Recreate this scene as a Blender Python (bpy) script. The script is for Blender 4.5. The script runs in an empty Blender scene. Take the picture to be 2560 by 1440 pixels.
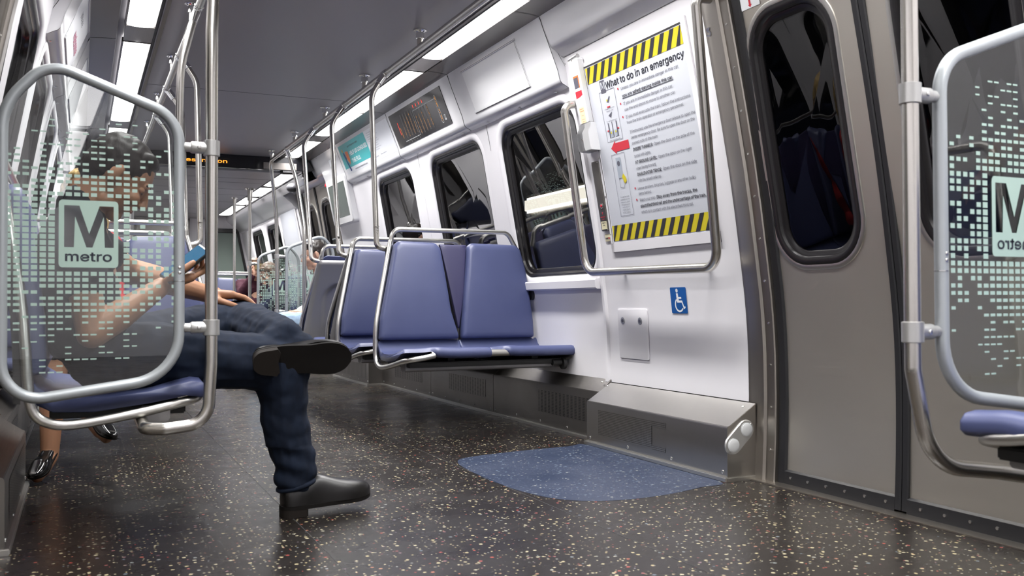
import bpy, bmesh, math, random
from mathutils import Vector, Matrix, noise
random.seed(7)
C = bpy.context.scene.collection
R = math.radians
PI = math.pi
XC = 1.00                       # centre line of the car

# ---------------------------------------------------------------- camera
cam_d = bpy.data.cameras.new('camera'); cam = bpy.data.objects.new('camera', cam_d); C.objects.link(cam)
cam_d.sensor_fit = 'HORIZONTAL'; cam_d.sensor_width = 36.0; cam_d.lens = 36.0 * 2354.0 / 2560.0
cam_d.clip_start = 0.02; cam_d.clip_end = 60
_yaw, _pit, _rol = R(24.638), R(0.9635), R(-0.233)
_f = Vector((math.sin(_yaw) * math.cos(_pit), math.cos(_yaw) * math.cos(_pit), math.sin(_pit)))
_r = Vector((math.cos(_yaw), -math.sin(_yaw), 0)); _u = _r.cross(_f)
_r2 = _r * math.cos(_rol) + _u * math.sin(_rol); _u2 = -_r * math.sin(_rol) + _u * math.cos(_rol)
cam.matrix_world = Matrix(((_r2.x, _u2.x, -_f.x, 0), (_r2.y, _u2.y, -_f.y, 0), (_r2.z, _u2.z, -_f.z, 0.66), (0, 0, 0, 1)))
cam_d.dof.use_dof = True; cam_d.dof.focus_distance = 4.9; cam_d.dof.aperture_fstop = 6.3
bpy.context.scene.camera = cam

# ---------------------------------------------------------------- world, exposure
SC = bpy.context.scene
w = bpy.data.worlds.new('tunnel_dark'); SC.world = w; w.use_nodes = True
w.node_tree.nodes['Background'].inputs[0].default_value = (0.02, 0.022, 0.025, 1)
w.node_tree.nodes['Background'].inputs[1].default_value = 0.3
SC.view_settings.view_transform = 'Standard'; SC.view_settings.look = 'None'
SC.view_settings.gamma = 1.0; SC.view_settings.use_curve_mapping = False
SC.view_settings.exposure = 0.35
LAMP = 4.2                      # strength of the ceiling light diffusers
SC.cycles.max_bounces = 10; SC.cycles.diffuse_bounces = 5; SC.cycles.glossy_bounces = 5
SC.cycles.transparent_max_bounces = 24; SC.cycles.transmission_bounces = 6
SC.cycles.sample_clamp_indirect = 6.0
SC.cycles.caustics_reflective = False; SC.cycles.caustics_refractive = False
SC.cycles.use_denoising = True

# ---------------------------------------------------------------- materials
def mat(name, col, rough=0.5, metal=0.0, spec=None, emit=None, estr=0.0, coat=0.0):
    m = bpy.data.materials.new(name); m.use_nodes = True
    b = m.node_tree.nodes['Principled BSDF']
    b.inputs['Base Color'].default_value = (*col, 1); b.inputs['Roughness'].default_value = rough
    b.inputs['Metallic'].default_value = metal
    if spec is not None: b.inputs['Specular IOR Level'].default_value = spec
    if emit: b.inputs['Emission Color'].default_value = (*emit, 1); b.inputs['Emission Strength'].default_value = estr
    if coat: b.inputs['Coat Weight'].default_value = coat; b.inputs['Coat Roughness'].default_value = 0.08
    return m
def nd(m, t, **k):
    n = m.node_tree.nodes.new(t)
    for a, v in k.items(): setattr(n, a, v)
    return n
def lk(m, a, b): m.node_tree.links.new(a, b)
def bsdf(m): return m.node_tree.nodes['Principled BSDF']
def coords(m, scale=(1, 1, 1), kind='Object'):
    tc = nd(m, 'ShaderNodeTexCoord'); mp = nd(m, 'ShaderNodeMapping'); mp.inputs['Scale'].default_value = scale
    lk(m, tc.outputs[kind], mp.inputs['Vector']); return mp.outputs['Vector']
def noise_tex(m, vec, scale, detail=3, rough=0.5):
    n = nd(m, 'ShaderNodeTexNoise'); n.inputs['Scale'].default_value = scale; n.inputs['Detail'].default_value = detail
    n.inputs['Roughness'].default_value = rough
    lk(m, vec, n.inputs['Vector']); return n.outputs['Fac']
def ramp(m, fac, stops):
    r = nd(m, 'ShaderNodeValToRGB'); e = r.color_ramp.elements
    e[0].position, e[0].color = stops[0][0], (*stops[0][1], 1); e[1].position, e[1].color = stops[1][0], (*stops[1][1], 1)
    for p, c in stops[2:]:
        x = e.new(p); x.color = (*c, 1)
    lk(m, fac, r.inputs['Fac']); return r.outputs['Color']
def mrange(m, fac, a, b, c, d):
    r = nd(m, 'ShaderNodeMapRange'); lk(m, fac, r.inputs['Value'])
    for i, v in enumerate((a, b, c, d)): r.inputs[i + 1].default_value = v
    return r.outputs['Result']
def bump(m, h, strength, dist=0.002):
    b = nd(m, 'ShaderNodeBump'); b.inputs['Strength'].default_value = strength; b.inputs['Distance'].default_value = dist
    lk(m, h, b.inputs['Height']); lk(m, b.outputs['Normal'], bsdf(m).inputs['Normal'])
def mixc(m, fac, a, b, mode='MIX'):
    x = nd(m, 'ShaderNodeMix', data_type='RGBA', blend_type=mode)
    if hasattr(fac, 'is_output') or not isinstance(fac, (int, float)): lk(m, fac, x.inputs[0])
    else: x.inputs[0].default_value = fac
    for v, s in ((a, x.inputs[6]), (b, x.inputs[7])):
        if isinstance(v, tuple): s.default_value = (*v, 1)
        else: lk(m, v, s)
    return x.outputs[2]

def brushed(name, col, rough, scale, var=0.12, metal=1.0, bs=0.25):
    m = mat(name, col, rough, metal)
    v = coords(m, scale); n = noise_tex(m, v, 190, 3, 0.6)
    v2 = coords(m, (1, 1, 1)); n2 = noise_tex(m, v2, 3.0, 4, 0.6)
    lk(m, mixc(m, n2, tuple(c * (1 - var) for c in col), tuple(min(1, c * (1 + var)) for c in col)), bsdf(m).inputs['Base Color'])
    lk(m, mrange(m, n, 0.3, 0.7, rough * 0.93, rough * 1.08), bsdf(m).inputs['Roughness'])
    if bs: bump(m, n, bs, 0.0006)
    return m
M = {}
M['tube'] = mat('stainless_tube', (0.60, 0.58, 0.545), 0.27, 1.0)
M['tube_far'] = M['tube']
M['chrome'] = mat('polished_fitting', (0.75, 0.75, 0.75), 0.12, 1.0)
M['alu'] = mat('grey_painted_frame', (0.43, 0.46, 0.48), 0.38, 0.35)
M['clampm'] = mat('cast_clamp', (0.55, 0.55, 0.54), 0.35, 0.75)
M['seatframe'] = mat('seat_frame_metal', (0.62, 0.61, 0.58), 0.32, 1.0)
M['shell'] = brushed('seat_shell_steel', (0.30, 0.295, 0.30), 0.40, (0.3, 1, 1), 0.08, metal=0.55, bs=0.05)
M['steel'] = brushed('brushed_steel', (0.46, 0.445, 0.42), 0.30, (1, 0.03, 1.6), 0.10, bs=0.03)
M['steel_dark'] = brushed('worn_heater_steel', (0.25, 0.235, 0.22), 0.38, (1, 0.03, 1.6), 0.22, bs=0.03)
M['frame'] = brushed('door_frame_steel', (0.42, 0.39, 0.35), 0.32, (1, 1, 0.03), 0.08, bs=0.03)
m = M['door'] = brushed('door_leaf_steel', (0.54, 0.51, 0.455), 0.37, (1, 0.02, 1.6), 0.05, metal=0.85, bs=0.025)
# smudges and rust stains with a shape of their own
v = coords(m, (1, 1, 0.6)); n = noise_tex(m, v, 9, 6, 0.7)
st = mrange(m, n, 0.66, 0.74, 0, 0.35)
prev = bsdf(m).inputs['Base Color'].links[0].from_socket
lk(m, mixc(m, st, prev, (0.30, 0.22, 0.15)), bsdf(m).inputs['Base Color'])
m = M['white'] = mat('white_lining', (0.80, 0.80, 0.82), 0.33)
n = noise_tex(m, coords(m), 420, 2); bump(m, n, 0.12, 0.0005)
n = noise_tex(m, coords(m), 2.2, 5, 0.65)
lk(m, mixc(m, n, (0.79, 0.775, 0.80), (0.84, 0.825, 0.85)), bsdf(m).inputs['Base Color'])
m = M['white_gloss'] = mat('white_gloss_lining', (0.76, 0.76, 0.78), 0.16, coat=0.4)
M['white_plain'] = mat('white_plastic', (0.74, 0.74, 0.75), 0.38)
m = M['ceiling'] = mat('ceiling_panel_grey', (0.36, 0.35, 0.365), 0.40, 0.25)
n = noise_tex(m, coords(m, (1, 1, 1)), 300, 2); bump(m, n, 0.06, 0.0004)
M['cove'] = mat('glossy_grey_cove', (0.17, 0.155, 0.145), 0.22, 0.0, spec=0.3, coat=0.08)
M['seam'] = mat('dark_seam', (0.03, 0.03, 0.032), 0.6)
M['rubber'] = mat('black_rubber', (0.014, 0.014, 0.016), 0.42)
M['gasket'] = mat('black_window_gasket', (0.012, 0.011, 0.012), 0.25)
M['black'] = mat('black_gloss', (0.008, 0.008, 0.010), 0.12)
M['blackm'] = mat('black_matt', (0.012, 0.012, 0.012), 0.6)
M['screw'] = mat('steel_screw', (0.7, 0.7, 0.68), 0.25, 1.0)
m = M['vinyl'] = mat('blue_seat_vinyl', (0.07, 0.088, 0.215), 0.42)
v = coords(m); n = noise_tex(m, v, 900, 2); n2 = noise_tex(m, v, 7, 2)
bump(m, n, 0.18, 0.0004)
lk(m, mixc(m, n2, (0.055, 0.067, 0.155), (0.070, 0.084, 0.185)), bsdf(m).inputs['Base Color'])
m = M['vinyl_dark'] = mat('navy_seat_vinyl', (0.034, 0.032, 0.090), 0.48)
n = noise_tex(m, coords(m), 900, 2); bump(m, n, 0.18, 0.0004)

def speckled(name, base, base2, flakes, keep, rough):
    m = mat(name, base, rough)
    v = coords(m)
    big = noise_tex(m, v, 2.6, 6, 0.65)
    bc = mixc(m, big, base, base2)
    for i, (sc, thr, kp) in enumerate(((48, 0.25, keep), (85, 0.25, keep * 0.9))):
        vo = nd(m, 'ShaderNodeTexVoronoi'); vo.inputs['Scale'].default_value = sc
        nz = nd(m, 'ShaderNodeTexNoise'); nz.inputs['Scale'].default_value = 260
        lk(m, v, nz.inputs['Vector'])
        ad = nd(m, 'ShaderNodeVectorMath', operation='MULTIPLY_ADD'); ad.inputs[1].default_value = (0.006, 0.006, 0.006)
        lk(m, nz.outputs['Color'], ad.inputs[0]); lk(m, v, ad.inputs[2]); lk(m, ad.outputs[0], vo.inputs['Vector'])
        near = mrange(m, vo.outputs['Distance'], thr - 0.05, thr + 0.03, 1, 0)
        sep = nd(m, 'ShaderNodeSeparateColor'); lk(m, vo.outputs['Color'], sep.inputs[0])
        pick = nd(m, 'ShaderNodeMath', operation='LESS_THAN'); pick.inputs[1].default_value = kp
        lk(m, sep.outputs[0], pick.inputs[0])
        mul = nd(m, 'ShaderNodeMath', operation='MULTIPLY'); lk(m, near, mul.inputs[0]); lk(m, pick.outputs[0], mul.inputs[1])
        fc = ramp(m, sep.outputs[1], flakes)
        bc = mixc(m, mul.outputs[0], bc, fc)
    lk(m, bc, bsdf(m).inputs['Base Color'])
    r1 = noise_tex(m, coords(m, (1, 1.3, 1)), 3.2, 4, 0.6)
    lk(m, mrange(m, r1, 0.3, 0.75, rough * 0.85, rough * 1.3), bsdf(m).inputs['Roughness'])
    return m
M['floor'] = speckled('speckled_rubber_floor', (0.009, 0.007, 0.006), (0.018, 0.0145, 0.0125),
    [(0.0, (0.46, 0.38, 0.20)), (0.45, (0.50, 0.45, 0.31)), (0.66, (0.12, 0.15, 0.18)), (0.8, (0.36, 0.06, 0.04)), (0.9, (0.28, 0.22, 0.14))], 0.34, 0.27)
M['floor_blue'] = speckled('blue_speckled_floor', (0.020, 0.030, 0.060), (0.028, 0.040, 0.075),
    [(0.0, (0.16, 0.20, 0.24)), (0.6, (0.10, 0.14, 0.20)), (0.8, (0.26, 0.27, 0.26))], 0.30, 0.34)

def glass(name, tint, f0=0.05, rough=0.0):
    """thin sheet: clear with a mirror share that grows towards grazing angles, the same from both faces"""
    m = bpy.data.materials.new(name); m.use_nodes = True; nt = m.node_tree; nt.nodes.remove(nt.nodes['Principled BSDF'])
    out = nt.nodes['Material Output']
    tr = nd(m, 'ShaderNodeBsdfTransparent'); tr.inputs[0].default_value = (*tint, 1)
    gl = nd(m, 'ShaderNodeBsdfGlossy'); gl.inputs['Roughness'].default_value = rough
    lw = nd(m, 'ShaderNodeLayerWeight'); lw.inputs[0].default_value = 0.5
    pw = nd(m, 'ShaderNodeMath', operation='POWER'); lk(m, lw.outputs['Facing'], pw.inputs[0]); pw.inputs[1].default_value = 5.0
    fac = mrange(m, pw.outputs[0], 0, 1, f0, 1)
    mx_ = nd(m, 'ShaderNodeMixShader'); lk(m, fac, mx_.inputs[0]); lk(m, tr.outputs[0], mx_.inputs[1]); lk(m, gl.outputs[0], mx_.inputs[2])
    lk(m, mx_.outputs[0], out.inputs[0]); return m
M['screen_glass'] = glass('partition_glass', (0.86, 0.90, 0.89), 0.11)
M['window_glass'] = glass('car_window_glass', (0.55, 0.55, 0.52), 0.20)
M['door_glass'] = glass('door_window_glass', (0.25, 0.26, 0.28), 0.045)
M['frit'] = mat('pale_green_frit', (0.43, 0.58, 0.51), 0.55)
M['navy_print'] = mat('dark_print', (0.02, 0.025, 0.04), 0.5)
M['poster'] = mat('poster_paper', (0.58, 0.60, 0.65), 0.25, coat=0.15)
M['yellow'] = mat('hazard_yellow', (0.62, 0.52, 0.02), 0.4)
M['ink'] = mat('black_ink', (0.02, 0.02, 0.03), 0.5)
M['ink_grey'] = mat('dark_grey_ink', (0.10, 0.10, 0.13), 0.5)
M['red'] = mat('red_print', (0.55, 0.03, 0.05), 0.4)
M['redbox'] = mat('red_label', (0.62, 0.03, 0.05), 0.35)
M['orange'] = mat('orange_print', (0.80, 0.20, 0.05), 0.4)
M['cream'] = mat('cream_label', (0.80, 0.74, 0.50), 0.45)
M['grey_print'] = mat('grey_print', (0.35, 0.39, 0.45), 0.5)
M['bronze'] = mat('bronze_grey_plate', (0.16, 0.15, 0.14), 0.4, 0.6)
M['signblue'] = mat('sign_blue', (0.01, 0.10, 0.36), 0.35)
M['signwhite'] = mat('sign_white', (0.82, 0.84, 0.86), 0.4)
M['teal'] = mat('teal_print', (0.05, 0.42, 0.44), 0.35)
M['ad_white'] = mat('ad_paper_white', (0.74, 0.76, 0.80), 0.3)
M['led'] = mat('amber_led', (0, 0, 0), 0.5, emit=(1.0, 0.33, 0.03), estr=1.6)
M['led_dim'] = mat('amber_led_map', (0, 0, 0), 0.5, emit=(1.0, 0.40, 0.05), estr=0.75)
M['led_red'] = mat('red_led', (0, 0, 0), 0.5, emit=(1.0, 0.08, 0.05), estr=0.9)
M['mapline'] = mat('map_grey_line', (0.45, 0.46, 0.47), 0.5)
M['lamp'] = mat('ceiling_light_diffuser', (0.9, 0.9, 0.9), 0.5, emit=(1.0, 0.985, 0.985), estr=LAMP)
M['lens'] = mat('clear_lens', (0.75, 0.76, 0.76), 0.08, coat=0.5)
M['phone_screen'] = mat('phone_screen', (0.01, 0.02, 0.03), 0.1, emit=(0.08, 0.27, 0.48), estr=0.5)
M['display_glass'] = mat('grey_green_screen', (0.10, 0.12, 0.11), 0.07)
M['concrete'] = mat('tunnel_concrete', (0.05, 0.048, 0.045), 0.9)
m = M['skin'] = mat('skin', (0.36, 0.18, 0.10), 0.5); bsdf(m).inputs['Subsurface Weight'].default_value = 0.12
bsdf(m).inputs['Subsurface Radius'].default_value = (0.02, 0.008, 0.004)
M['skin_pale'] = mat('pale_skin', (0.58, 0.34, 0.24), 0.45)
M['lips'] = mat('lips', (0.42, 0.14, 0.11), 0.4)
M['hair'] = mat('dark_hair', (0.018, 0.012, 0.009), 0.45)
M['hair_brown'] = mat('brown_hair', (0.10, 0.06, 0.035), 0.5)
m = M['hair_blonde'] = mat('blonde_hair', (0.50, 0.33, 0.12), 0.45)
n = noise_tex(m, coords(m, (1, 1, 0.12)), 90, 3); lk(m, mixc(m, mrange(m, n, .35, .65, 0, 1), (0.22, 0.13, 0.04), (0.62, 0.45, 0.20)), bsdf(m).inputs['Base Color']); bump(m, n, .5, .002)
m = M['hair_fine'] = mat('short_dark_hair', (0.010, 0.007, 0.006), 0.62, spec=0.25)
n = noise_tex(m, coords(m, (1, 1, 0.25)), 160, 3); bump(m, n, .6, .002)
def cloth(name, col, col2, rough=0.85, ws=5.0, wd=0.012, weave=1400):
    m = mat(name, col, rough); v = coords(m)
    n = noise_tex(m, v, ws, 3, 0.55); f = noise_tex(m, coords(m, (1, 1, 0.5)), 26, 5, 0.7)
    lk(m, mixc(m, mrange(m, f, .3, .7, 0, 1), col, col2), bsdf(m).inputs['Base Color'])
    ww = noise_tex(m, v, weave, 1); b1 = nd(m, 'ShaderNodeBump'); b1.inputs['Strength'].default_value = 0.5; b1.inputs['Distance'].default_value = wd
    lk(m, n, b1.inputs['Height']); b2 = nd(m, 'ShaderNodeBump'); b2.inputs['Strength'].default_value = 0.25; b2.inputs['Distance'].default_value = 0.0005
    lk(m, ww, b2.inputs['Height']); lk(m, b1.outputs['Normal'], b2.inputs['Normal']); lk(m, b2.outputs['Normal'], bsdf(m).inputs['Normal'])
    bsdf(m).inputs['Specular IOR Level'].default_value = 0.25
    return m
M['denim'] = cloth('dark_blue_denim', (0.004, 0.0070, 0.016), (0.009, 0.016, 0.034), wd=0.016)
M['tshirt'] = cloth('black_cotton', (0.004, 0.005, 0.008), (0.008, 0.009, 0.013))
M['light_denim'] = cloth('light_blue_denim', (0.30, 0.42, 0.56), (0.40, 0.52, 0.66))
M['maroon'] = cloth('maroon_cloth', (0.045, 0.012, 0.022), (0.06, 0.018, 0.030))
M['red_cloth'] = cloth('red_jacket_cloth', (0.30, 0.015, 0.02), (0.36, 0.025, 0.03))
M['navy_cloth'] = cloth('navy_cloth', (0.015, 0.02, 0.045), (0.025, 0.03, 0.06))
M['white_cloth'] = cloth('white_cloth', (0.62, 0.62, 0.63), (0.70, 0.70, 0.71))
M['grey_cloth'] = cloth('grey_cotton', (0.10, 0.105, 0.11), (0.16, 0.165, 0.17))
M['sock'] = cloth('light_grey_sock', (0.40, 0.38, 0.36), (0.46, 0.44, 0.42))
m = M['leather'] = mat('black_leather', (0.006, 0.0055, 0.0055), 0.32)
n = noise_tex(m, coords(m), 60, 4); bump(m, n, .2, .001)
M['sole'] = mat('dark_rubber_sole', (0.007, 0.006, 0.0055), 0.7, spec=0.15)
M['heel'] = mat('worn_heel_rubber', (0.016, 0.013, 0.011), 0.7, spec=0.15)
M['patent'] = mat('patent_black', (0.006, 0.006, 0.006), 0.10)
M['gold'] = mat('gold_phone', (0.35, 0.27, 0.13), 0.35, 0.6)
M['bag'] = mat('lavender_grey_bag', (0.35, 0.34, 0.42), 0.5)
m = M['mesh_bag'] = mat('red_mesh', (0.35, 0.12, 0.09), 0.6)
vo = nd(m, 'ShaderNodeTexVoronoi'); vo.inputs['Scale'].default_value = 150; lk(m, coords(m), vo.inputs['Vector'])
lk(m, mixc(m, mrange(m, vo.outputs['Distance'], .25, .45, 0, 1), (0.02, 0.015, 0.015), (0.42, 0.17, 0.13)), bsdf(m).inputs['Base Color'])
# perforated steel: regular dark holes
def perforated(name, col, sx, sz):
    m = brushed(name, col, 0.34, (1, 0.03, 1.6), 0.10, bs=0.03)
    tc = nd(m, 'ShaderNodeTexCoord'); sp = nd(m, 'ShaderNodeSeparateXYZ'); lk(m, tc.outputs['Object'], sp.inputs[0])
    outs = []
    for i, s in ((1, sx), (2, sz)):
        mu = nd(m, 'ShaderNodeMath', operation='MULTIPLY'); lk(m, sp.outputs[i], mu.inputs[0]); mu.inputs[1].default_value = s
        fr = nd(m, 'ShaderNodeMath', operation='FRACT'); lk(m, mu.outputs[0], fr.inputs[0])
        ab = nd(m, 'ShaderNodeMath', operation='COMPARE'); lk(m, fr.outputs[0], ab.inputs[0]); ab.inputs[1].default_value = 0.5; ab.inputs[2].default_value = 0.27
        outs.append(ab.outputs[0])
    mm = nd(m, 'ShaderNodeMath', operation='MULTIPLY'); lk(m, outs[0], mm.inputs[0]); lk(m, outs[1], mm.inputs[1])
    prev = bsdf(m).inputs['Base Color'].links[0].from_socket
    lk(m, mixc(m, mm.outputs[0], prev, (0.01, 0.01, 0.01)), bsdf(m).inputs['Base Color'])
    mt = nd(m, 'ShaderNodeMath', operation='SUBTRACT'); mt.inputs[0].default_value = 1.0; lk(m, mm.outputs[0], mt.inputs[1]); lk(m, mt.outputs[0], bsdf(m).inputs['Metallic'])
    return m
M['perf'] = perforated('perforated_steel', (0.46, 0.44, 0.41), 150, 140)
M['perf_dark'] = perforated('perforated_worn_steel', (0.25, 0.235, 0.22), 24, 130)
M['grille'] = perforated('ribbed_grille', (0.40, 0.39, 0.39), 110, 1)

# ---------------------------------------------------------------- mesh helpers
class MB:
    def __init__(s): s.v = []; s.f = []; s.mi = []; s.cur = 0
    def add(s, vs, fs, mi=None):
        b = len(s.v); s.v += [tuple(p) for p in vs]
        for f in fs: s.f.append(tuple(i + b for i in f)); s.mi.append(s.cur if mi is None else mi)
        return s
    def box(s, x0, x1, y0, y1, z0, z1, mi=None):
        return s.add([(x0, y0, z0), (x1, y0, z0), (x1, y1, z0), (x0, y1, z0), (x0, y0, z1), (x1, y0, z1), (x1, y1, z1), (x0, y1, z1)],
                     [(0, 3, 2, 1), (4, 5, 6, 7), (0, 1, 5, 4), (1, 2, 6, 5), (2, 3, 7, 6), (3, 0, 4, 7)], mi)
    def loft(s, loops, closed=True, cap0=False, cap1=False, mi=None):
        n = len(loops[0]); vs = [p for l in loops for p in l]; fs = []
        for i in range(len(loops) - 1):
            for j in range(n if closed else n - 1):
                k = (j + 1) % n; fs.append((i * n + j, i * n + k, (i + 1) * n + k, (i + 1) * n + j))
        if cap0: fs.append(tuple(range(n))[::-1])
        if cap1: fs.append(tuple(range((len(loops) - 1) * n, len(loops) * n)))
        return s.add(vs, fs, mi)
    def tube(s, pts, r, n=14, caps=True, rs=None, mi=None, loop=False):
        pts = [Vector(p) for p in pts]; N = len(pts); loops = []
        t0 = (pts[1] - pts[0]).normalized(); ref = Vector((0, 0, 1)) if abs(t0.z) < 0.9 else Vector((1, 0, 0))
        u = (ref - t0 * ref.dot(t0)).normalized()
        for i in range(N):
            if loop: t = (pts[(i + 1) % N] - pts[i - 1]).normalized()
            elif i == 0: t = t0
            elif i == N - 1: t = (pts[-1] - pts[-2]).normalized()
            else: t = ((pts[i + 1] - pts[i]).normalized() + (pts[i] - pts[i - 1]).normalized()).normalized()
            u = (u - t * u.dot(t)).normalized(); b = t.cross(u); rr = rs[i] if rs else r
            loops.append([pts[i] + (u * math.cos(2 * PI * k / n) + b * math.sin(2 * PI * k / n)) * rr for k in range(n)])
        if loop: loops.append(loops[0]); return s.loft(loops, mi=mi)
        return s.loft(loops, True, caps, caps, mi)
    def disc(s, c, axis, r, h, n=20, mi=None, dome=0.0):
        a = Vector(axis).normalized(); c = Vector(c)
        if dome: return s.tube([c, c + a * h * .6, c + a * h * .9, c + a * h], r, n, True, [r, r, r * .8, r * .3], mi)
        return s.tube([c, c + a * h], r, n, True, None, mi)
    def build(s, name, m, parent=None, smooth=True, angle=40, bevel=0.0, subsurf=0):
        me = bpy.data.meshes.new(name); me.from_pydata(s.v, [], s.f)
        ms = m if isinstance(m, (list, tuple)) else [m]
        for q in ms: me.materials.append(q)
        for p, i in zip(me.polygons, s.mi): p.material_index = i
        bm = bmesh.new(); bm.from_mesh(me); bmesh.ops.remove_doubles(bm, verts=bm.verts, dist=1e-6)
        bmesh.ops.recalc_face_normals(bm, faces=bm.faces)
        if bevel:
            es = [e for e in bm.edges if len(e.link_faces) == 2 and e.calc_face_angle(0) > R(35)]
            bmesh.ops.bevel(bm, geom=es, offset=bevel, segments=2, affect='EDGES', clamp_overlap=True)
        bm.to_mesh(me); bm.free()
        if smooth:
            me.polygons.foreach_set('use_smooth', [True] * len(me.polygons)); me.set_sharp_from_angle(angle=R(angle))
        o = bpy.data.objects.new(name, me); C.objects.link(o)
        if parent: o.parent = parent
        if subsurf:
            q = o.modifiers.new('s', 'SUBSURF'); q.levels = subsurf; q.render_levels = subsurf
        return o
def tag(o, label=None, cat=None, group=None, kind=None):
    if label: o['label'] = label
    if cat: o['category'] = cat
    if group: o['group'] = group
    if kind: o['kind'] = kind
    return o
def thing(name, label, cat, loc=(0, 0, 0), group=None):
    o = bpy.data.objects.new(name, None); C.objects.link(o); o.location = loc; o.empty_display_size = 0.05
    return tag(o, label, cat, group)
def off(mb, loc):       # move mesh data into a thing's own frame
    mb.v = [(x - loc[0], y - loc[1], z - loc[2]) for x, y, z in mb.v]; return mb
def fillet(pts, r, seg=8, loop=False):
    pts = [Vector(p) for p in pts]; rr = r if isinstance(r, (list, tuple)) else [r] * len(pts); out = []
    n = len(pts); rng = range(n) if loop else range(1, n - 1)
    if not loop: out.append(pts[0])
    for i in rng:
        a, p, b = pts[i - 1], pts[i], pts[(i + 1) % n]
        d1, d2 = (a - p), (b - p); l1, l2 = d1.length, d2.length; d1.normalize(); d2.normalize()
        th = d1.angle(d2); q = rr[i]
        if q <= 0 or th > PI - 0.02: out.append(p); continue
        t = min(q / math.tan(th / 2), l1 * .49, l2 * .49); q = t * math.tan(th / 2)
        s0, s1 = p + d1 * t, p + d2 * t; cen = p + (d1 + d2).normalized() * (q / math.sin(th / 2))
        v0, v1 = s0 - cen, s1 - cen; ang = v0.angle(v1); ax = v0.cross(v1).normalized()
        for k in range(seg + 1): out.append(cen + Matrix.Rotation(ang * k / seg, 3, ax) @ v0)
    if not loop: out.append(pts[-1])
    return out
def rrect(a0, a1, b0, b1, r, seg=8):
    return [(p.x, p.y) for p in fillet([(a0, b0, 0), (a1, b0, 0), (a1, b1, 0), (a0, b1, 0)], r, seg, True)]
def spline(pts, n=6, loop=False):
    P = [Vector(p) for p in pts]; out = []; N = len(P)
    for i in range(N if loop else N - 1):
        a = P[i - 1] if (loop or i > 0) else P[0] * 2 - P[1]; b = P[i]; c = P[(i + 1) % N]
        d = P[(i + 2) % N] if (loop or i + 2 < N) else c * 2 - b
        for k in range(n):
            t = k / n; out.append(0.5 * ((2 * b) + (c - a) * t + (2 * a - 5 * b + 4 * c - d) * t * t + (3 * b - a - 3 * c + d) * t ** 3))
    if not loop: out.append(P[-1])
    return out
def interp(T, z):
    if z <= T[0][0]: return T[0][1]
    for (a, x), (b, y) in zip(T, T[1:]):
        if z <= b: return x + (y - x) * (z - a) / (b - a)
    return T[-1][1] + (T[-1][1] - T[-2][1]) / (T[-1][0] - T[-2][0]) * (z - T[-1][0])
LP = [(-.1, 2.30), (0, 2.30), (.16, 2.308), (.32, 2.312), (.48, 2.310), (.59, 2.304), (.70, 2.293), (.85, 2.273), (1.0, 2.252), (1.16, 2.226), (1.38, 2.184), (1.6, 2.139), (1.85, 2.085), (2.1, 2.03)]
def mx(x, s): return x if s > 0 else 2 * XC - x
def wl(y, z, o=0.0, s=1): return Vector((mx(interp(LP, z) - o, s), y, z))     # o > 0 is into the car
def side_name(s): return 'right' if s > 0 else 'left'
SEAMW = 0.0025

# text and filled 2D shapes
def bake(o):
    dg = bpy.context.evaluated_depsgraph_get(); me = bpy.data.meshes.new_from_object(o.evaluated_get(dg))
    d = o.data; bpy.data.objects.remove(o); return me
try: FONT = bpy.data.fonts.load(bpy.utils.system_resource('DATAFILES', path='fonts') + '/Inter.woff2')
except Exception: FONT = None
def text_mb(lines, mi=0):
    """lines: (text, x, y, size, width or None, bold, align) in a flat frame -> MB in XY"""
    mb = MB()
    for (t, x, y, size, width, bold, align) in lines:
        cu = bpy.data.curves.new('t', 'FONT'); cu.body = t; cu.size = size; cu.offset = size * bold; cu.resolution_u = 2
        if FONT: cu.font = FONT
        o = bpy.data.objects.new('t', cu); C.objects.link(o); bpy.context.view_layer.update()
        me = bake(o); bpy.data.curves.remove(cu)
        if not me.vertices: continue
        xs = [v.co.x for v in me.vertices]; w0 = max(xs) - min(xs); k = width / w0 if width else 1.0
        ox = x - min(xs) * k if align == 'L' else (x - (min(xs) + w0 / 2) * k if align == 'C' else x - max(xs) * k)
        mb.add([(ox + v.co.x * k, y + v.co.y, 0) for v in me.vertices], [tuple(p.vertices) for p in me.polygons], mi)
        bpy.data.meshes.remove(me)
    return mb
def poly_mb(polys, mi=0):
    cu = bpy.data.curves.new('p', 'CURVE'); cu.dimensions = '2D'; cu.fill_mode = 'BOTH'
    for p in polys:
        sp = cu.splines.new('POLY'); sp.points.add(len(p) - 1); sp.use_cyclic_u = True
        for q, (a, b) in zip(sp.points, p): q.co = (a, b, 0, 1)
    o = bpy.data.objects.new('p', cu); C.objects.link(o); bpy.context.view_layer.update()
    me = bake(o); mb = MB(); mb.add([tuple(v.co) for v in me.vertices], [tuple(f.vertices) for f in me.polygons], mi)
    bpy.data.meshes.remove(me); bpy.data.curves.remove(cu); return mb
def place(mb, fn):
    mb.v = [tuple(fn(*p)) for p in mb.v]; return mb
def merge(a, b, mi=None):
    base = len(a.v); a.v += b.v; a.f += [tuple(i + base for i in f) for f in b.f]; a.mi += b.mi if mi is None else [mi] * len(b.f); return a
def rect_poly(x0, x1, y0, y1): return [(x0, y0), (x1, y0), (x1, y1), (x0, y1)]
def circ(cx, cy, r, n=16): return [(cx + r * math.cos(2 * PI * k / n), cy + r * math.sin(2 * PI * k / n)) for k in range(n)]

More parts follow.
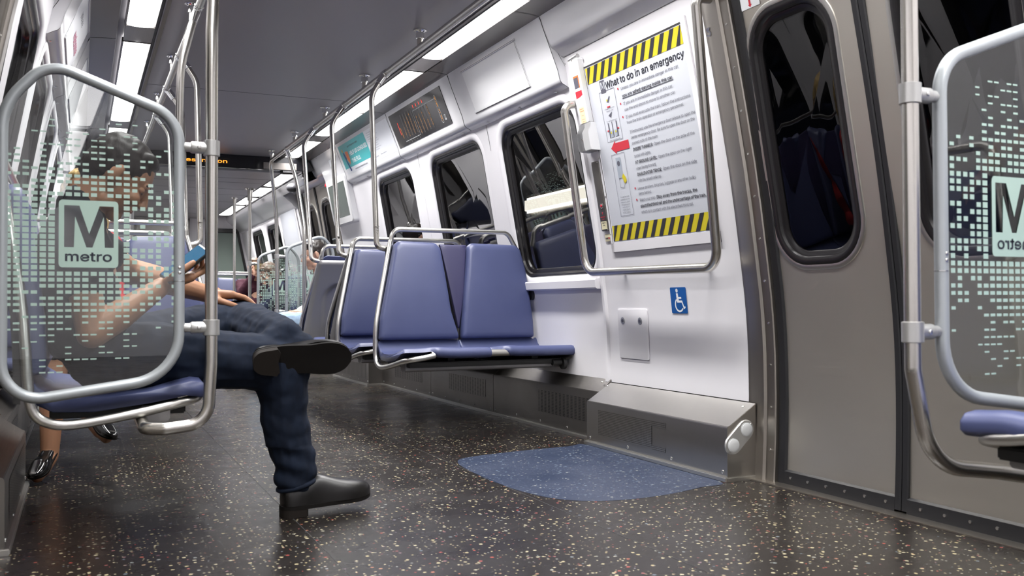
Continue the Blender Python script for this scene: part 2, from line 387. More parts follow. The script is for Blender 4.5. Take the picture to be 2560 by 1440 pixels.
# solid organic shapes: tapered capsules and ellipsoids fused by a voxel remesh
def cap_mb(mb, p0, r0, p1, r1, n=14):
    p0, p1 = Vector(p0), Vector(p1); d = p1 - p0
    if d.length < 1e-5: d = Vector((0, 0, 1e-4))
    t = d.normalized(); pts = []; rs = []
    for k in range(5):
        a = PI / 2 * k / 5; pts.append(p0 - t * r0 * math.cos(a)); rs.append(max(r0 * math.sin(a), r0 * .12))
    pts.append(p0); rs.append(r0); pts.append(p1); rs.append(r1)
    for k in range(4, -1, -1):
        a = PI / 2 * k / 5; pts.append(p1 + t * r1 * math.cos(a)); rs.append(max(r1 * math.sin(a), r1 * .12))
    mb.tube(pts, 0, n, True, rs)
def ell_mb(mb, c, rad, rot=None, n=16):
    c = Vector(c); loops = []; rot = rot or Matrix.Identity(3)
    for i in range(1, 12):
        th = PI * i / 12
        loops.append([c + rot @ Vector((rad[0] * math.sin(th) * math.cos(2 * PI * k / n), rad[1] * math.sin(th) * math.sin(2 * PI * k / n), rad[2] * math.cos(th))) for k in range(n)])
    mb.loft(loops, True, True, True)
def blob(name, prims, m, voxel=0.006, smooth=3, parent=None, sfac=0.6, disp=None):
    mb = MB()
    for p in prims:
        if p[0] == 'c': cap_mb(mb, *p[1:])
        elif p[0] == 'e': ell_mb(mb, *p[1:])
        elif p[0] == 'path':
            for i in range(len(p[1]) - 1): cap_mb(mb, p[1][i], p[2][i], p[1][i + 1], p[2][i + 1])
    o = mb.build(name, m)
    q = o.modifiers.new('r', 'REMESH'); q.mode = 'VOXEL'; q.voxel_size = voxel; q.use_smooth_shade = True
    if smooth: q = o.modifiers.new('s', 'SMOOTH'); q.factor = sfac; q.iterations = smooth
    dg = bpy.context.evaluated_depsgraph_get(); me = bpy.data.meshes.new_from_object(o.evaluated_get(dg))
    me.name = name; old = o.data; o.modifiers.clear(); o.data = me; bpy.data.meshes.remove(old)
    if not me.materials: me.materials.append(m)
    if disp:
        for vv, nn in zip(me.vertices, [Vector(v.normal) for v in me.vertices]):
            vv.co += nn * disp(vv.co, nn)
    me.polygons.foreach_set('use_smooth', [True] * len(me.polygons))
    if parent: o.parent = parent
    return o
# ================================================================= THE CAR BODY
YB, YE = -7.7, 14.0            # ends of the part of the car that is built
Z1, Z2, YS = 2.02, 1.89, 8.83  # ceiling heights and the step between them
def zsteps(a, b, n=12): return [a + (b - a) * k / n for k in range(n + 1)]
def sheet(mb, y0, y1, z0, z1, s, o=0.0, mi=None):
    zs = zsteps(z0, z1, 14); mb.loft([[wl(y0, z, o, s) for z in zs], [wl(y1, z, o, s) for z in zs]], closed=False, mi=mi)
def ray_poly(poly, c, a):
    dx, dy = math.cos(a), math.sin(a); best = None
    for i in range(len(poly)):
        x1, y1 = poly[i - 1]; x2, y2 = poly[i]; ex, ey = x2 - x1, y2 - y1
        den = dx * ey - dy * ex
        if abs(den) < 1e-12: continue
        t = ((x1 - c[0]) * ey - (y1 - c[1]) * ex) / den; u = ((x1 - c[0]) * dy - (y1 - c[1]) * dx) / den
        if t > 0 and -1e-6 <= u <= 1 + 1e-6 and (best is None or t < best): best = t
    return (c[0] + dx * best, c[1] + dy * best)
def holed(mb, y0, y1, z0, z1, hole, s, o=0.0, mi=None):
    h = rrect(*hole); c = ((hole[0] + hole[1]) / 2, (hole[2] + hole[3]) / 2); outer = rect_poly(y0, y1, z0, z1)
    an = sorted([math.atan2(z - c[1], y - c[0]) for y, z in h] + [math.atan2(z - c[1], y - c[0]) for y, z in outer])
    loops = []
    inn = [ray_poly(h, c, a) for a in an]; out = [ray_poly(outer, c, a) for a in an]
    for k in range(7):
        t = k / 6; loops.append([wl(p[0] + (q[0] - p[0]) * t, p[1] + (q[1] - p[1]) * t, o, s) for p, q in zip(inn, out)])
    mb.loft(loops, mi=mi)
def ring(mb, hole, steps, s, mi=None, cap=False):
    """steps: (inset, offset into car)"""
    loops = []
    for ins, o in steps:
        r = max(hole[4] - ins, 0.012)
        loops.append([wl(y, z, o, s) for y, z in rrect(hole[0] + ins, hole[1] - ins, hole[2] + ins, hole[3] - ins, r, 10)])
    mb.loft(loops, mi=mi)
def pane_mb(hole, ins, o, s):
    mb = MB(); r = max(hole[4] - ins, .012)
    pts = rrect(hole[0] + ins, hole[1] - ins, hole[2] + ins, hole[3] - ins, r, 10); c = ((hole[0] + hole[1]) / 2, (hole[2] + hole[3]) / 2)
    loops = [[wl(c[0] + (y - c[0]) * t, c[1] + (z - c[1]) * t, o, s) for y, z in pts] for t in (1.0, .75, .5, .25, .03)]
    mb.loft(loops, cap1=True); return mb

win_n = [0]
def window(s, hole, parent=None, glassm=None, thick=0.045):
    win_n[0] += 1
    e = bpy.data.objects.new('window_%d' % win_n[0], None); C.objects.link(e); e['kind'] = 'structure'
    g = MB(); ring(g, hole, [(-.002, -.012), (.004, -.006), (.016, -.004), (.026, -.010), (.030, -.022), (.040, -.024), (.050, -.028), (.054, -.046), (.054, -.06), (-.002, -.06), (-.002, -.012)], s)
    g.build('gasket', M['gasket'], e)
    pane_mb(hole, .05, -.040, s).build('pane', glassm or M['window_glass'], e)
    return e
HR = [((3.96, 4.84, .80, 1.645, .13)), ((5.10, 6.00, .80, 1.645, .13)), ((6.37, 7.22, .80, 1.645, .13)), ((11.25, 12.1, .80, 1.645, .13)), ((12.35, 13.2, .80, 1.645, .13))]
SEG = [(2.88, 3.92, None), (3.92, 4.97, 0), (4.97, 6.18, 1), (6.18, 7.32, 2), (7.32, 8.58, None), (10.12, 11.15, None), (11.15, 12.22, 3), (12.22, 13.35, 4), (13.35, 14.0, None)]
for s in (1, -1):
    mb = MB()
    sheet(mb, YB, 1.46, .285, 1.83, s)
    for y0, y1, h in SEG:
        if s < 0 and y0 == 2.88: holed(mb, y0, y1, .285, 1.83, (3.0, 3.82, .80, 1.66, .13), s); HL = (3.0, 3.82, .80, 1.66, .13); continue
        if h is None: sheet(mb, y0, y1, .285, 1.83, s)
        else: holed(mb, y0, y1, .285, 1.83, HR[h], s)
    holes = [HR[i] for i in range(5)] + ([HL] if s < 0 else [])
    for h in holes:      # moulded white return around each window
        ring(mb, h, [(0, 0), (-.012, .006), (-.028, .007), (-.045, .001)], s)
        ring(mb, h, [(0, 0), (.006, -.006), (.008, -.03)], s)
    # raised vertical joint ribs between the moulded panels
    for y in ((3.925,) if s > 0 else ()) :
        zs = zsteps(.285, 1.72, 16)
        mb.loft([[wl(y - .016, z, 0, s) for z in zs], [wl(y - .010, z, .014, s) for z in zs], [wl(y + .010, z, .014, s) for z in zs], [wl(y + .016, z, 0, s) for z in zs]], closed=False)
    wobj = mb.build('wall_' + side_name(s), M['white'], angle=50); wobj['kind'] = 'structure'
    sm = MB()
    for y in (4.97, 6.18, 7.32):
        zs = zsteps(.3, 1.69, 16); sm.loft([[wl(y - .002, z, .0015, s) for z in zs], [wl(y + .002, z, .0015, s) for z in zs]], closed=False)
    sm.build('panel_joint', M['seam'], wobj)
    for h in holes: window(s, h)
    # ledge under the windows
    lg = MB(); prof = [(-.002, .782), (.030, .780), (.036, .774), (.037, .738), (.030, .732), (-.002, .731)]
    for y0, y1 in ((3.945, 7.3), (11.17, 13.4)):
        lg.loft([[wl(y, z, o, s) for o, z in prof] for y in (y0, (y0 + y1) / 2, y1)], False, True, True)
    t = lg.build('trim_%d' % (1 if s > 0 else 2), M['white'], angle=30); t['kind'] = 'structure'

# ceiling
cb = MB()
cb.box(.345, 1.695, YB, YS, Z1, Z1 + .03)                       # main panel between the light troughs
for a, b in ((.15, .345), (1.695, 1.845)): cb.box(a, b, YB, YS, Z1 + .035, Z1 + .05)
cb.box(.32, 1.72, YS + .06, YE, Z2, Z2 + .03)
for a, b in ((.09, .36), (1.68, 1.91)): cb.box(a, b, YS + .06, YE, Z2 + .03, Z2 + .05)
ceil = cb.build('ceiling', M['ceiling'], bevel=0.002); ceil['kind'] = 'structure'
cj = MB()
for y in (-0.6, 1.5, 3.8, 6.17): cj.box(.35, 1.69, y - .0018, y + .0018, Z1 - .0008, Z1 + .002)
for y in (9.4, 9.74, 10.3, 10.85, 11.6, 12.5, 13.2): cj.box(.36, 1.68, y - .003, y + .003, Z2 - .001, Z2 + .002)
for a in (.332, 1.698): cj.box(a, a + .010, YB, YS, Z1 - .001, Z1 + .02)
for a in (.325, 1.70): cj.box(a, a + .012, YS, YE, Z2 - .002, Z2 + .02)
cj.build('panel_joint', M['seam'], ceil)
# trough edge lips in brushed grey
tl = MB()
for a in (.350, 1.672): tl.box(a, a + .018, YB, YS, Z1 - .006, Z1 + .001)
tl.build('trough_lip', M['cove'], ceil, bevel=.001)

# cove and bulkhead above the windows
PA = [(1.835, 2.035), (1.838, 2.020), (1.90, 2.018), (1.960, 2.012)]
PF = [(1.960, 2.012), (1.966, 2.0), (1.978, 1.965), (2.02, 1.862), (2.057, 1.771), (2.063, 1.750), (2.067, 1.732), (2.073, 1.718), (2.083, 1.708), (2.095, 1.703)]
PU = [(2.095, 1.703), (2.115, 1.692), (2.17, 1.675)]
NF = [(1.960, 2.012), (1.966, 2.0), (1.978, 1.965), (1.998, 1.918), (2.012, 1.888), (2.026, 1.870), (2.045, 1.862)]
NU = [(2.045, 1.862), (2.075, 1.838), (2.17, 1.808)]
EF = [(1.90, 1.93), (1.905, 1.87), (1.925, 1.845), (1.96, 1.82), (2.02, 1.77), (2.055, 1.745), (2.075, 1.718), (2.095, 1.703)]
n = 0
for s in (1, -1):
    for (y0, y1, A, F, U) in ((YB, 3.955, PA, NF, NU), (3.955, 5.18, PA, PF, PU), (5.183, 6.42, PA, PF, PU), (6.423, 7.88, PA, PF, PU), (7.883, 8.58, PA, PF, PU), (8.58, YS + .06, PA, NF, NU), (YS + .06, 10.12, None, EF[:4] + NU, NU), (10.12, YE, None, EF, PU)):
        mb = MB()
        for k, P in enumerate((A, F, U)):
            if P: mb.loft([[(mx(x, s), y, z) for x, z in P] for y in (y0, (y0 + y1) / 2, y1)], closed=False, mi=(0 if k == 0 else 1))
        if F is PF or F is EF:
            poly = F + U + [(2.17, 2.0), (1.962, 2.0)]
            for y in (y0, y1): mb.add([(mx(x, s), y, z) for x, z in poly], [tuple(range(len(poly)))], 1)
        n += 1
        t = mb.build('trim_%d' % (n + 2), [M['cove'], M['white_gloss']], angle=45); t['kind'] = 'structure'
        if F is PF:
            sc = MB()
            for y in [y0 + .12 + .42 * k for k in range(int((y1 - y0 - .1) / .42) + 1)]:
                sc.disc((mx(2.112, s), y, 1.694), (0, 0, -1), .011, .005, 14, dome=1)
            sc.build('screw', M['screw'], t)
            j = MB(); j.loft([[(mx(x - .0012, s), y, z - .0012) for x, z in PA[1:] + PF[1:] + PU[1:-1]] for y in (y0 - .0035, y0 + .0015)], closed=False)
            j.build('panel_joint', M['seam'], t)

# floor
fb = MB(); fb.box(-.345, 2.345, YB, YE, -.03, 0)
fl = fb.build('floor', M['floor'], smooth=False); fl['kind'] = 'structure'
fj = MB()
for x in (.60, 1.40): fj.box(x - .0012, x + .0012, YB, YE, -.001, .0006)
fj.build('floor_joint', M['seam'], fl)
# end walls
for y, nm in ((YB, 'wall_back'), (YE, 'wall_far')):
    mb = MB(); mb.box(-.35, 2.36, y - .04 if y < 0 else y, y if y < 0 else y + .04, 0, 2.1); o = mb.build(nm, M['white']); o['kind'] = 'structure'
# tunnel outside
for x, nm in ((3.3, 'tunnel_wall_right'), (-1.3, 'tunnel_wall_left')):
    mb = MB(); mb.box(x, x + .1, -6, 18, -1.5, 4); o = mb.build(nm, M['concrete']); o['kind'] = 'structure'

# ---------------------------------------------------------------- doors
door_n = [0]
def door(y0, y1, s, rivets=True):
    door_n[0] += 1
    e = bpy.data.objects.new('door_%d' % door_n[0], None); C.objects.link(e); e['kind'] = 'structure'
    ym = (y0 + y1) / 2
    for a, b in ((y0, ym), (ym, y1)):
        inner = ym; edge = a if a != ym else b
        near = min(a, b); h = (ym + .110, ym + .535, .785, 1.685, .155) if a == ym else (ym - .535, ym - .110, .785, 1.685, .155)
        sg = 1 if a == ym else -1
        A, B = (ym + .024, b) if sg > 0 else (a, ym - .024)
        mb = MB(); holed(mb, A, B, .055, 1.93, h, s, -.030); lf = mb.build('door_leaf', M['door'], e)
        t = MB(); ring(t, h, [(-.012, -.030), (-.011, -.026), (-.002, -.0235), (.006, -.025), (.008, -.034)], s); t.build('window_trim', M['seatframe'], lf)
        g = MB(); ring(g, h, [(.004, -.032), (.007, -.024), (.020, -.021), (.032, -.026), (.036, -.036), (.046, -.038), (.056, -.044), (.056, -.06), (.004, -.06)], s); g.build('gasket', M['gasket'], lf)
        pane_mb(h, .050, -.048, s).build('pane', M['door_glass'], lf)
        bk = MB(); bk.loft([[wl(y, z, -.10, s) for z in zsteps(.05, 1.93, 8)] for y in (A, B)], closed=False); bk.build('outer_skin', M['blackm'], lf) if False else None
        r = MB(); zs = zsteps(.012, 1.93, 22); q0, q1 = (ym + .0012, ym + .027) if sg > 0 else (ym - .027, ym - .0012)
        r.loft([[wl(y, z, o, s) for z in zs] for y, o in ((q0, -.045), (q0, -.024), (q0 + .004, -.020), (q1 - .004, -.020), (q1, -.026), (q1, -.04))], closed=False); r.build('edge_seal', M['rubber'], lf)
        k = MB(); k.loft([[wl(y, z, o, s) for z, o in ((.006, -.05), (.006, -.020), (.050, -.020), (.056, -.030))] for y in (A, B)], closed=False); k.build('bottom_seal', M['rubber'], lf)
        sc = MB(); y = A + .035
        while y < B - .01: sc.disc(wl(y, .030, -.020, s), (-s, 0, 0), .005, .002, 10); y += .088
        sc.build('screw', M['screw'], lf)
    for sg in (-1, 1):      # frames and black weather seal beside the opening
        E = y0 if sg < 0 else y1; zs = zsteps(0.0, 1.86, 24)
        f = MB(); W = lambda d: E + sg * d
        f.loft([[wl(W(d), z, o, s) for z in zs] for d, o in ((-.075, -.028), (-.075, -.006), (-.071, -.002), (-.028, -.002), (-.025, .004), (-.022, .008), (.045, .008), (.055, .002), (.072, .002), (.072, -.02))], closed=False)
        fo = f.build('frame', M['frame'], e)
        q = MB(); q.loft([[wl(W(d), z, o, s) for z in zs] for d, o in ((-.113, -.0295), (-.108, -.020), (-.085, -.016), (-.075, -.018), (-.074, -.03))], closed=False); q.build('weather_seal', M['rubber'], fo)
        if rivets:
            rv = MB()
            for k in range(12): rv.disc(wl(W(-.049), .12 + .155 * k, -.002, s), (-s, 0, 0), .0042, .0022, 10)
            rv.build('rivet', M['screw'], fo)
    sl = MB(); sl.box(min(mx(2.268, s), mx(2.345, s)), max(mx(2.268, s), mx(2.345, s)), y0 - .04, y1 + .04, 0, .006); so = sl.build('sill', M['frame'], e, bevel=.001)
    return e
D1 = door(1.53, 2.81, 1); door(8.68, 10.02, 1); door(1.53, 2.81, -1); door(8.68, 10.02, -1)

AREA_W = 106.0       # output of the light strips per square metre
# ---------------------------------------------------------------- ceiling lights
def ceiling_light(y0, y1, s, z, x0, x1, label, group):
    loc = (mx((x0 + x1) / 2, s) + (.03 if s < 0 else 0), (y0 + y1) / 2, z)
    e = thing('ceiling_light', label, 'ceiling light', loc, group); w = (x1 - x0) / 2; h = (y1 - y0) / 2
    d = MB(); prof = [(-w + .004, .012), (-w + .008, .002), (-w * .5, -.003), (0, -.005), (w * .5, -.003), (w - .008, .002), (w - .004, .012)]
    d.loft([[(a, y, b) for a, b in prof] for y in (-h + .004, h - .004)], False, True, True); d.build('diffuser', M['lamp'], e)
    ld = bpy.data.lights.new('lamp', 'AREA'); ld.shape = 'RECTANGLE'; ld.size = 2 * w - .02; ld.size_y = 2 * h - .02; ld.spread = R(128); ld.energy = AREA_W * ld.size * ld.size_y; ld.color = (1.0, .985, .975)
    lo_ = bpy.data.objects.new('lamp', ld); C.objects.link(lo_); lo_.parent = e; lo_.location = (0, 0, -.008)
    f = MB()
    f.box(-w - .004, -w + .004, -h, h, -.004, .02); f.box(w - .004, w + .004, -h, h, -.004, .02); f.box(-w, w, -h, -h + .004, -.003, .02); f.box(-w, w, h - .004, h, -.003, .02)
    f.build('frame', M['cove'], e)
    if y0 < 8:
        k = MB()
        for yy in (-h + .05, h - .05):
            for xx in (-w + .018,): k.disc((xx, yy, .0), (0, 0, -1), .004, .004, 8)
        k.build('screw', M['screw'], e)
def grille(y0, y1, s):
    w = .068; loc = (mx(1.765, s) + (.03 if s < 0 else 0), (y0 + y1) / 2, Z1); h = (y1 - y0) / 2
    o = off(MB().box(loc[0] - w, loc[0] + w, y0 + .004, y1 - .004, Z1 + .004, Z1 + .016), loc).build('air_grille', M['grille']); o.location = loc
    return o
side_w = {1: 'right', -1: 'left'}
for s in (1, -1):
    S = side_w[s]
    U = [(-7.5, -5.3, 'the farthest behind the camera'), (-5.05, -2.65, 'second behind the camera'), (-2.4, -.1, 'nearest behind the camera'), (.04, 1.18, 'before the near doorway'), (1.18, 2.34, 'above the near doorway'), (2.63, 3.78, 'just past the near doorway'), (3.78, 4.925, 'over the first seat window, ending at a grille'),
         (5.225, 6.53, 'right after the grey grille'), (6.535, 7.525, 'before the short dark gap'), (7.81, 8.76, 'last one in front of the black message sign')]
    for a, b, t in U: ceiling_light(a, b, s, Z1 + .004, 1.697, 1.835, 'long %s ceiling light, %s' % (S, t), 'long ceiling lights on the %s side' % S)
    F = [(8.98, 9.95, 'first one beyond the black message sign'), (10.1, 10.95, 'second one beyond the black message sign'), (11.1, 11.9, 'third one beyond the black message sign'), (12.05, 13.4, 'farthest one, near the end wall')]
    for a, b, t in F: ceiling_light(a, b, s, Z2 + .006, 1.712, 1.872, '%s ceiling light, %s' % (S, t), 'ceiling lights at the far end on the %s side' % S)
    for a, b, t in ((2.34, 2.63, 'over the near doorway'), (4.925, 5.225, 'between the first two lights'), (7.525, 7.81, 'shortly before the message sign')):
        tag(grille(a, b, s), 'ribbed grey air grille on the %s side, %s' % (S, t), 'air grille', 'ceiling air grilles')

# ---------------------------------------------------------------- heater covers
def heater(y0, y1, s, fx, zt, bx, zb, label, mm, pm, perf, lights=None, group=None, name='heater_cover', trim=True):
    loc = (mx((fx + 2.3) / 2, s), (y0 + y1) / 2, 0); e = thing(name, label, 'heater cover', loc, group)
    P = [(fx, .018), (fx, zt - .012), (fx + .003, zt - .003), (fx + .012, zt), (bx, zb), (bx, .018)]
    mb = MB(); mb.loft([[(mx(x, s), y, z) for x, z in P] for y in (y0, y1)], True, True, True); off(mb, loc); mb.build('cover', mm, e, bevel=.0015, angle=30)
    q = MB(); xo = mx(fx - .0012, s)
    for a, b, c, d in perf: q.add([(xo, a, c), (xo, b, c), (xo, b, d), (xo, a, d)], [(0, 1, 2, 3)])
    off(q, loc).build('perforated_panel', pm, e)
    sc = MB(); N = max(2, int((y1 - y0) / .27))
    for k in range(N + 1): sc.disc((mx(fx, s), y0 + .03 + (y1 - y0 - .06) * k / N, .035), (-s, 0, 0), .006, .003, 12, dome=1)
    for y in (y0 + .03, y1 - .03): sc.disc((mx(bx - .035, s), y, zb - .014), (-s * .4, 0, 1), .006, .004, 12, dome=1)
    off(sc, loc).build('screw', M['screw'], e)
    if trim:
        t = MB(); xa, xb = sorted((mx(fx - .014, s), mx(bx, s))); t.box(xa, xb, y0 - .006, y1 + .006, 0.0, .018); off(t, loc).build('base_trim', M['seatframe'], e, bevel=.003)
    if lights is not None:      # oval plate with two round lamps on the door end
        yl = y0 if lights < 0 else y1; ax = Vector((0, lights, 0)); c0 = Vector((mx(2.190, s), yl, .135)); c1 = Vector((mx(2.250, s), yl, .190))
        dv = (c1 - c0).normalized(); nv = dv.cross(ax); out = []
        for k in range(13): a = PI / 2 + PI * k / 12; out.append(c0 + (dv * math.cos(a) + nv * math.sin(a)) * .036)
        for k in range(13): a = -PI / 2 + PI * k / 12; out.append(c1 + (dv * math.cos(a) + nv * math.sin(a)) * .036)
        cen = (c0 + c1) / 2; pl = MB()
        pl.loft([out, [p + ax * .004 for p in out], [cen + (p - cen) * .95 + ax * .007 for p in out]], True, True, True); off(pl, loc); po = pl.build('lamp_plate', M['clampm'], e)
        for c in (c0, c1):
            l = MB(); l.disc(c + ax * .007, ax, .023, .006, 20, dome=1); l.disc(c + ax * .006, ax, .026, .003, 20); off(l, loc); l.build('lamp_lens', M['lens'], po)
        sw = MB()
        for c in (c0 - dv * .030, c1 + dv * .030): sw.disc(c + ax * .007, ax, .0035, .003, 8)
        off(sw, loc).build('screw', M['screw'], po)
    return e
perf_near = []
for k in range(1): perf_near += [(3.335, 3.78, .055, .172), (3.235, 3.335, .150, .172), (3.235, 3.335, .050, .068)]
heater(2.83, 3.89, 1, 2.168, .207, 2.300, .284, 'bright steel heater cover with a perforated front and two round lamps, below the emergency poster', M['steel'], M['perf'], perf_near, -1)
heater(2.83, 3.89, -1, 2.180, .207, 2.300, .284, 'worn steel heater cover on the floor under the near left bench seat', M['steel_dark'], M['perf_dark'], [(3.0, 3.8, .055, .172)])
loc = (3.22, 6.05, 1.435); e = thing('tunnel_lamp', 'bright tunnel lamp outside the nearest window', 'lamp', loc)
mb = MB(); mb.box(-.02, .02, -.70, .70, -.06, .06); mb.build('lamp_tube', mat('tunnel_lamp_glow', (.9, .9, .9), .5, emit=(1, .95, .86), estr=1.6), e, bevel=.03)
mb = MB(); mb.box(.02, .08, -.74, .74, -.09, .09); mb.build('housing', M['bronze'], e, bevel=.01)
nm = {1: 'right', -1: 'left'}
for s in (1, -1):
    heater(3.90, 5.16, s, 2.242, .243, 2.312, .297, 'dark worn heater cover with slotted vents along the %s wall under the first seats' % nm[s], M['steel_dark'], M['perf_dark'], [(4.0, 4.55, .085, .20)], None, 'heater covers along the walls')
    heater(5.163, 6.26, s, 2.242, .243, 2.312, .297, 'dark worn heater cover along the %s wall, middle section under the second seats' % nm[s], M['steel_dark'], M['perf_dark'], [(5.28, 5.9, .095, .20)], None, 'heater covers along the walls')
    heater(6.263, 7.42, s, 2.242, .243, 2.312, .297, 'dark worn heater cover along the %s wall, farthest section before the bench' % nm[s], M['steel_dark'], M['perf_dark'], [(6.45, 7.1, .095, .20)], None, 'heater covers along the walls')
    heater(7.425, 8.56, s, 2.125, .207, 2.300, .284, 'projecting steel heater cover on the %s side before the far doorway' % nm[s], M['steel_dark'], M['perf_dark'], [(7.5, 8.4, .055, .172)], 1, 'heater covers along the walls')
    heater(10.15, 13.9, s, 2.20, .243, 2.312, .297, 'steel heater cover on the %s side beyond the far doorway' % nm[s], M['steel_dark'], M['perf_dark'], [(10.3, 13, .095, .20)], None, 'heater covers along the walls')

# blue floor inlay of the wheelchair bay
pts = spline([(1.52, 3.775, 0), (1.80, 3.835, 0), (2.05, 3.86, 0), (2.154, 3.865, 0), (2.154, 3.4, 0), (2.154, 2.86, 0), (2.02, 2.795, 0), (1.82, 2.735, 0), (1.62, 2.735, 0), (1.48, 2.82, 0), (1.415, 3.0, 0), (1.395, 3.25, 0), (1.405, 3.5, 0), (1.435, 3.68, 0)], 5, True)
pm = MB(); pm.add([(p.x, p.y, .0006) for p in pts], [tuple(range(len(pts)))]); o = pm.build('floor_marking', M['floor_blue'], smooth=False)
tag(o, 'blue speckled floor patch in front of the perforated steel heater', 'floor marking')
# ================================================================= GLASS PARTITIONS
PO_S = fillet([(.085, .467, 0), (.085, 1.172, 0), (.408, 1.290, 0), (.512, 1.17, 0), (.512, .410, 0)], [.13, .10, .085, .17, .09], 10, True)
_q = []
for _i in range(len(PO_S)):
    _a, _b = PO_S[_i - 1], PO_S[_i]; _n = max(1, int((_b - _a).length / .05)); _q += [_a.lerp(_b, _k / _n) for _k in range(_n)]
PO_S = _q
def logo_polys(cx, cy, w, h, mir=False):
    def T(p): return [(cx + (-1 if mir else 1) * (x - .5) * w, cy + (y - .5) * h) for x, y in p]
    border = [(p.x, p.y) for p in fillet([(0, 0, 0), (1, 0, 0), (1, 1, 0), (0, 1, 0)], .06, 4, True)]
    Mm = [(.09, .30), (.25, .30), (.27, .76), (.46, .30), (.56, .30), (.75, .76), (.77, .30), (.92, .30), (.92, .92), (.68, .92), (.505, .50), (.34, .92), (.09, .92)]
    return T(border), T(Mm), T
def partition(px, py, s, mir, label, pole_label, top, group=None, seed=1, detail=True, bottom='curve', yaw=0.0):
    """s: +1 panel runs towards +X (right wall) / -1 towards the left wall"""
    loc = (px, py, 0); X = lambda a: s * a
    e = thing('glass_partition', label, 'glass partition', loc, group)
    f = MB(); f.tube([(X(p.x), 0, p.y) for p in PO_S], .0145, 14, loop=True); f.build('frame', M['alu'], e)
    j = MB()
    for z in (.725, ): j.disc((X(.085), 0, z), (0, 0, 1), .0152, .0015, 16)
    for z in (.748, .762): j.disc((X(.085), -.013, z), (0, -1, 0), .0045, .003, 10, dome=1)
    j.build('screw', M['screw'], e)
    cx, cz = .31, .84
    g = MB(); loops = [[(X(cx + (p.x - cx) * k), 0.0, cz + (p.y - cz) * k) for p in PO_S] for k in (1, .66, .33, .02)]
    g.loft(loops, cap1=True); pn = g.build('glass_panel', M['screen_glass'], e, smooth=False)
    # printed squares: largest in the middle, thinning and dropping out towards top and bottom
    rnd = random.Random(seed); q = MB()
    for i in range(21):
        for k in range(42):
            a = .098 + .0200 * i; z = .488 + .01595 * k
            ins = False
            P = PO_S; c = False
            for u in range(len(P)):
                A, B = P[u - 1], P[u]
                if (A.y > z) != (B.y > z) and a < (B.x - A.x) * (z - A.y) / (B.y - A.y) + A.x: c = not c
            if not c: continue
            if abs(a - cx - .0) < .079 and .752 < z < .943: continue
            dz = abs(z - .835); keep = 1.0 - max(0, (dz - .09) / .26) * (0.78 + .35 * (abs(a - cx) > .12)); 
            if a < .20: keep -= .28
            if rnd.random() > keep: continue
            hh = max(.0018, .0062 * (1 - max(0, dz - .05) / .30)); hw = .0064 if a < .2 else .0074
            if a < .2: hh = min(hh, .0052)
            q.add([(X(a - hw), -.0012, z - hh), (X(a + hw), -.0012, z - hh), (X(a + hw), -.0012, z + hh), (X(a - hw), -.0012, z + hh)], [(0, 1, 2, 3)])
    q.build('printed_squares', M['frit'], pn, smooth=False)
    bd, mm_, T = logo_polys(0, 0, .143, .176)
    lg = poly_mb([bd, mm_]); fn = (lambda x, y, z: (X(cx) + (-x if mir else x), -.0016, .8475 + y))
    # lettering cut from the lower part of the badge, shown as the dark glass behind it
    tx = text_mb([('metro', 0, -.071, .047, .112, .012, 'C')]); place(tx, lambda x, y, z: (X(cx) + (-x if mir else x), -.0024, .8475 + y))
    tx2 = MB(); tx2.v = [(x, .0012, z) for x, y, z in tx.v]; tx2.f = list(tx.f); tx2.mi = list(tx.mi)
    place(lg, fn); lb = lg.build('logo', M['frit'], pn, smooth=False); merge(tx, tx2); tx.build('lettering', M['navy_print'], lb, smooth=False)
    # stanchion with two clamps
    pe = thing('grab_pole', pole_label, 'grab pole', loc, None)
    pts = []
    if bottom == 'curve':
        rad_ = [0, .03, .03, .13, .05, 0] if s < 0 else [0, .03, .13, .05, 0]
        pts = fillet([(X(.175), .20, .345), (X(.17), .02, .326), (X(.12), 0, .325), (X(.010), 0, .335), (0, 0, .50), (0, 0, 1.3)] if s < 0 else [(X(.36), 0, .270), (X(.25), 0, .290), (X(.045), 0, .318), (0, 0, .52), (0, 0, 1.3)], rad_, 10)
    else: pts = [Vector((0, 0, .35)), Vector((0, 0, 1.3))]
    pts += [Vector(p) - Vector(loc) for p in top]
    t = MB(); t.tube(pts, .0172, 18); t.build('pole', M['tube'], pe)
    for z in (1.094, .598):
        c = MB(); c.tube([(0, 0, z - .022), (0, 0, z - .0205), (0, 0, z + .0205), (0, 0, z + .022)], 0, 20, True, [.0185, .0225, .0225, .0185])
        c.tube([(X(.015), 0, z), (X(.052), 0, z), (X(.056), 0, z)], 0, 16, True, [.0165, .0165, .014]); c.tube([(X(.05), 0, z), (X(.07), 0, z), (X(.078), 0, z)], 0, 16, True, [.0125, .0125, .008])
        co = c.build('clamp', M['clampm'], pe, angle=50)
        k = MB(); k.disc((X(.034), -.0155, z), (0, -1, 0), .0055, .003, 12, dome=1); k.build('screw', M['screw'], co)
    e.rotation_euler = (0, 0, R(yaw)); return e
partition(.330, 2.715, -1, False, 'glass partition with metro logo in front of the seated man with the phone', 'steel stanchion clamped to the near left glass partition, curling under the bench',
          [(.331, 2.72, 1.42), (.340, 2.75, 1.55), (.375, 2.84, 1.74), (.415, 2.93, 1.86), (.445, 3.0, 1.915), (.455, 3.06, 1.93)], 'glass partitions with metro logos', 3, yaw=1.46)
partition(1.570, 1.430, 1, True, 'glass partition with mirrored metro logo at the right edge, in front of the steel door', 'thick steel stanchion holding the right-hand glass partition, curling under the blue seat',
          [(1.568, 1.43, 1.6), (1.56, 1.42, 1.75), (1.54, 1.40, 1.87), (1.525, 1.35, 1.93)], 'glass partitions with metro logos', 5)
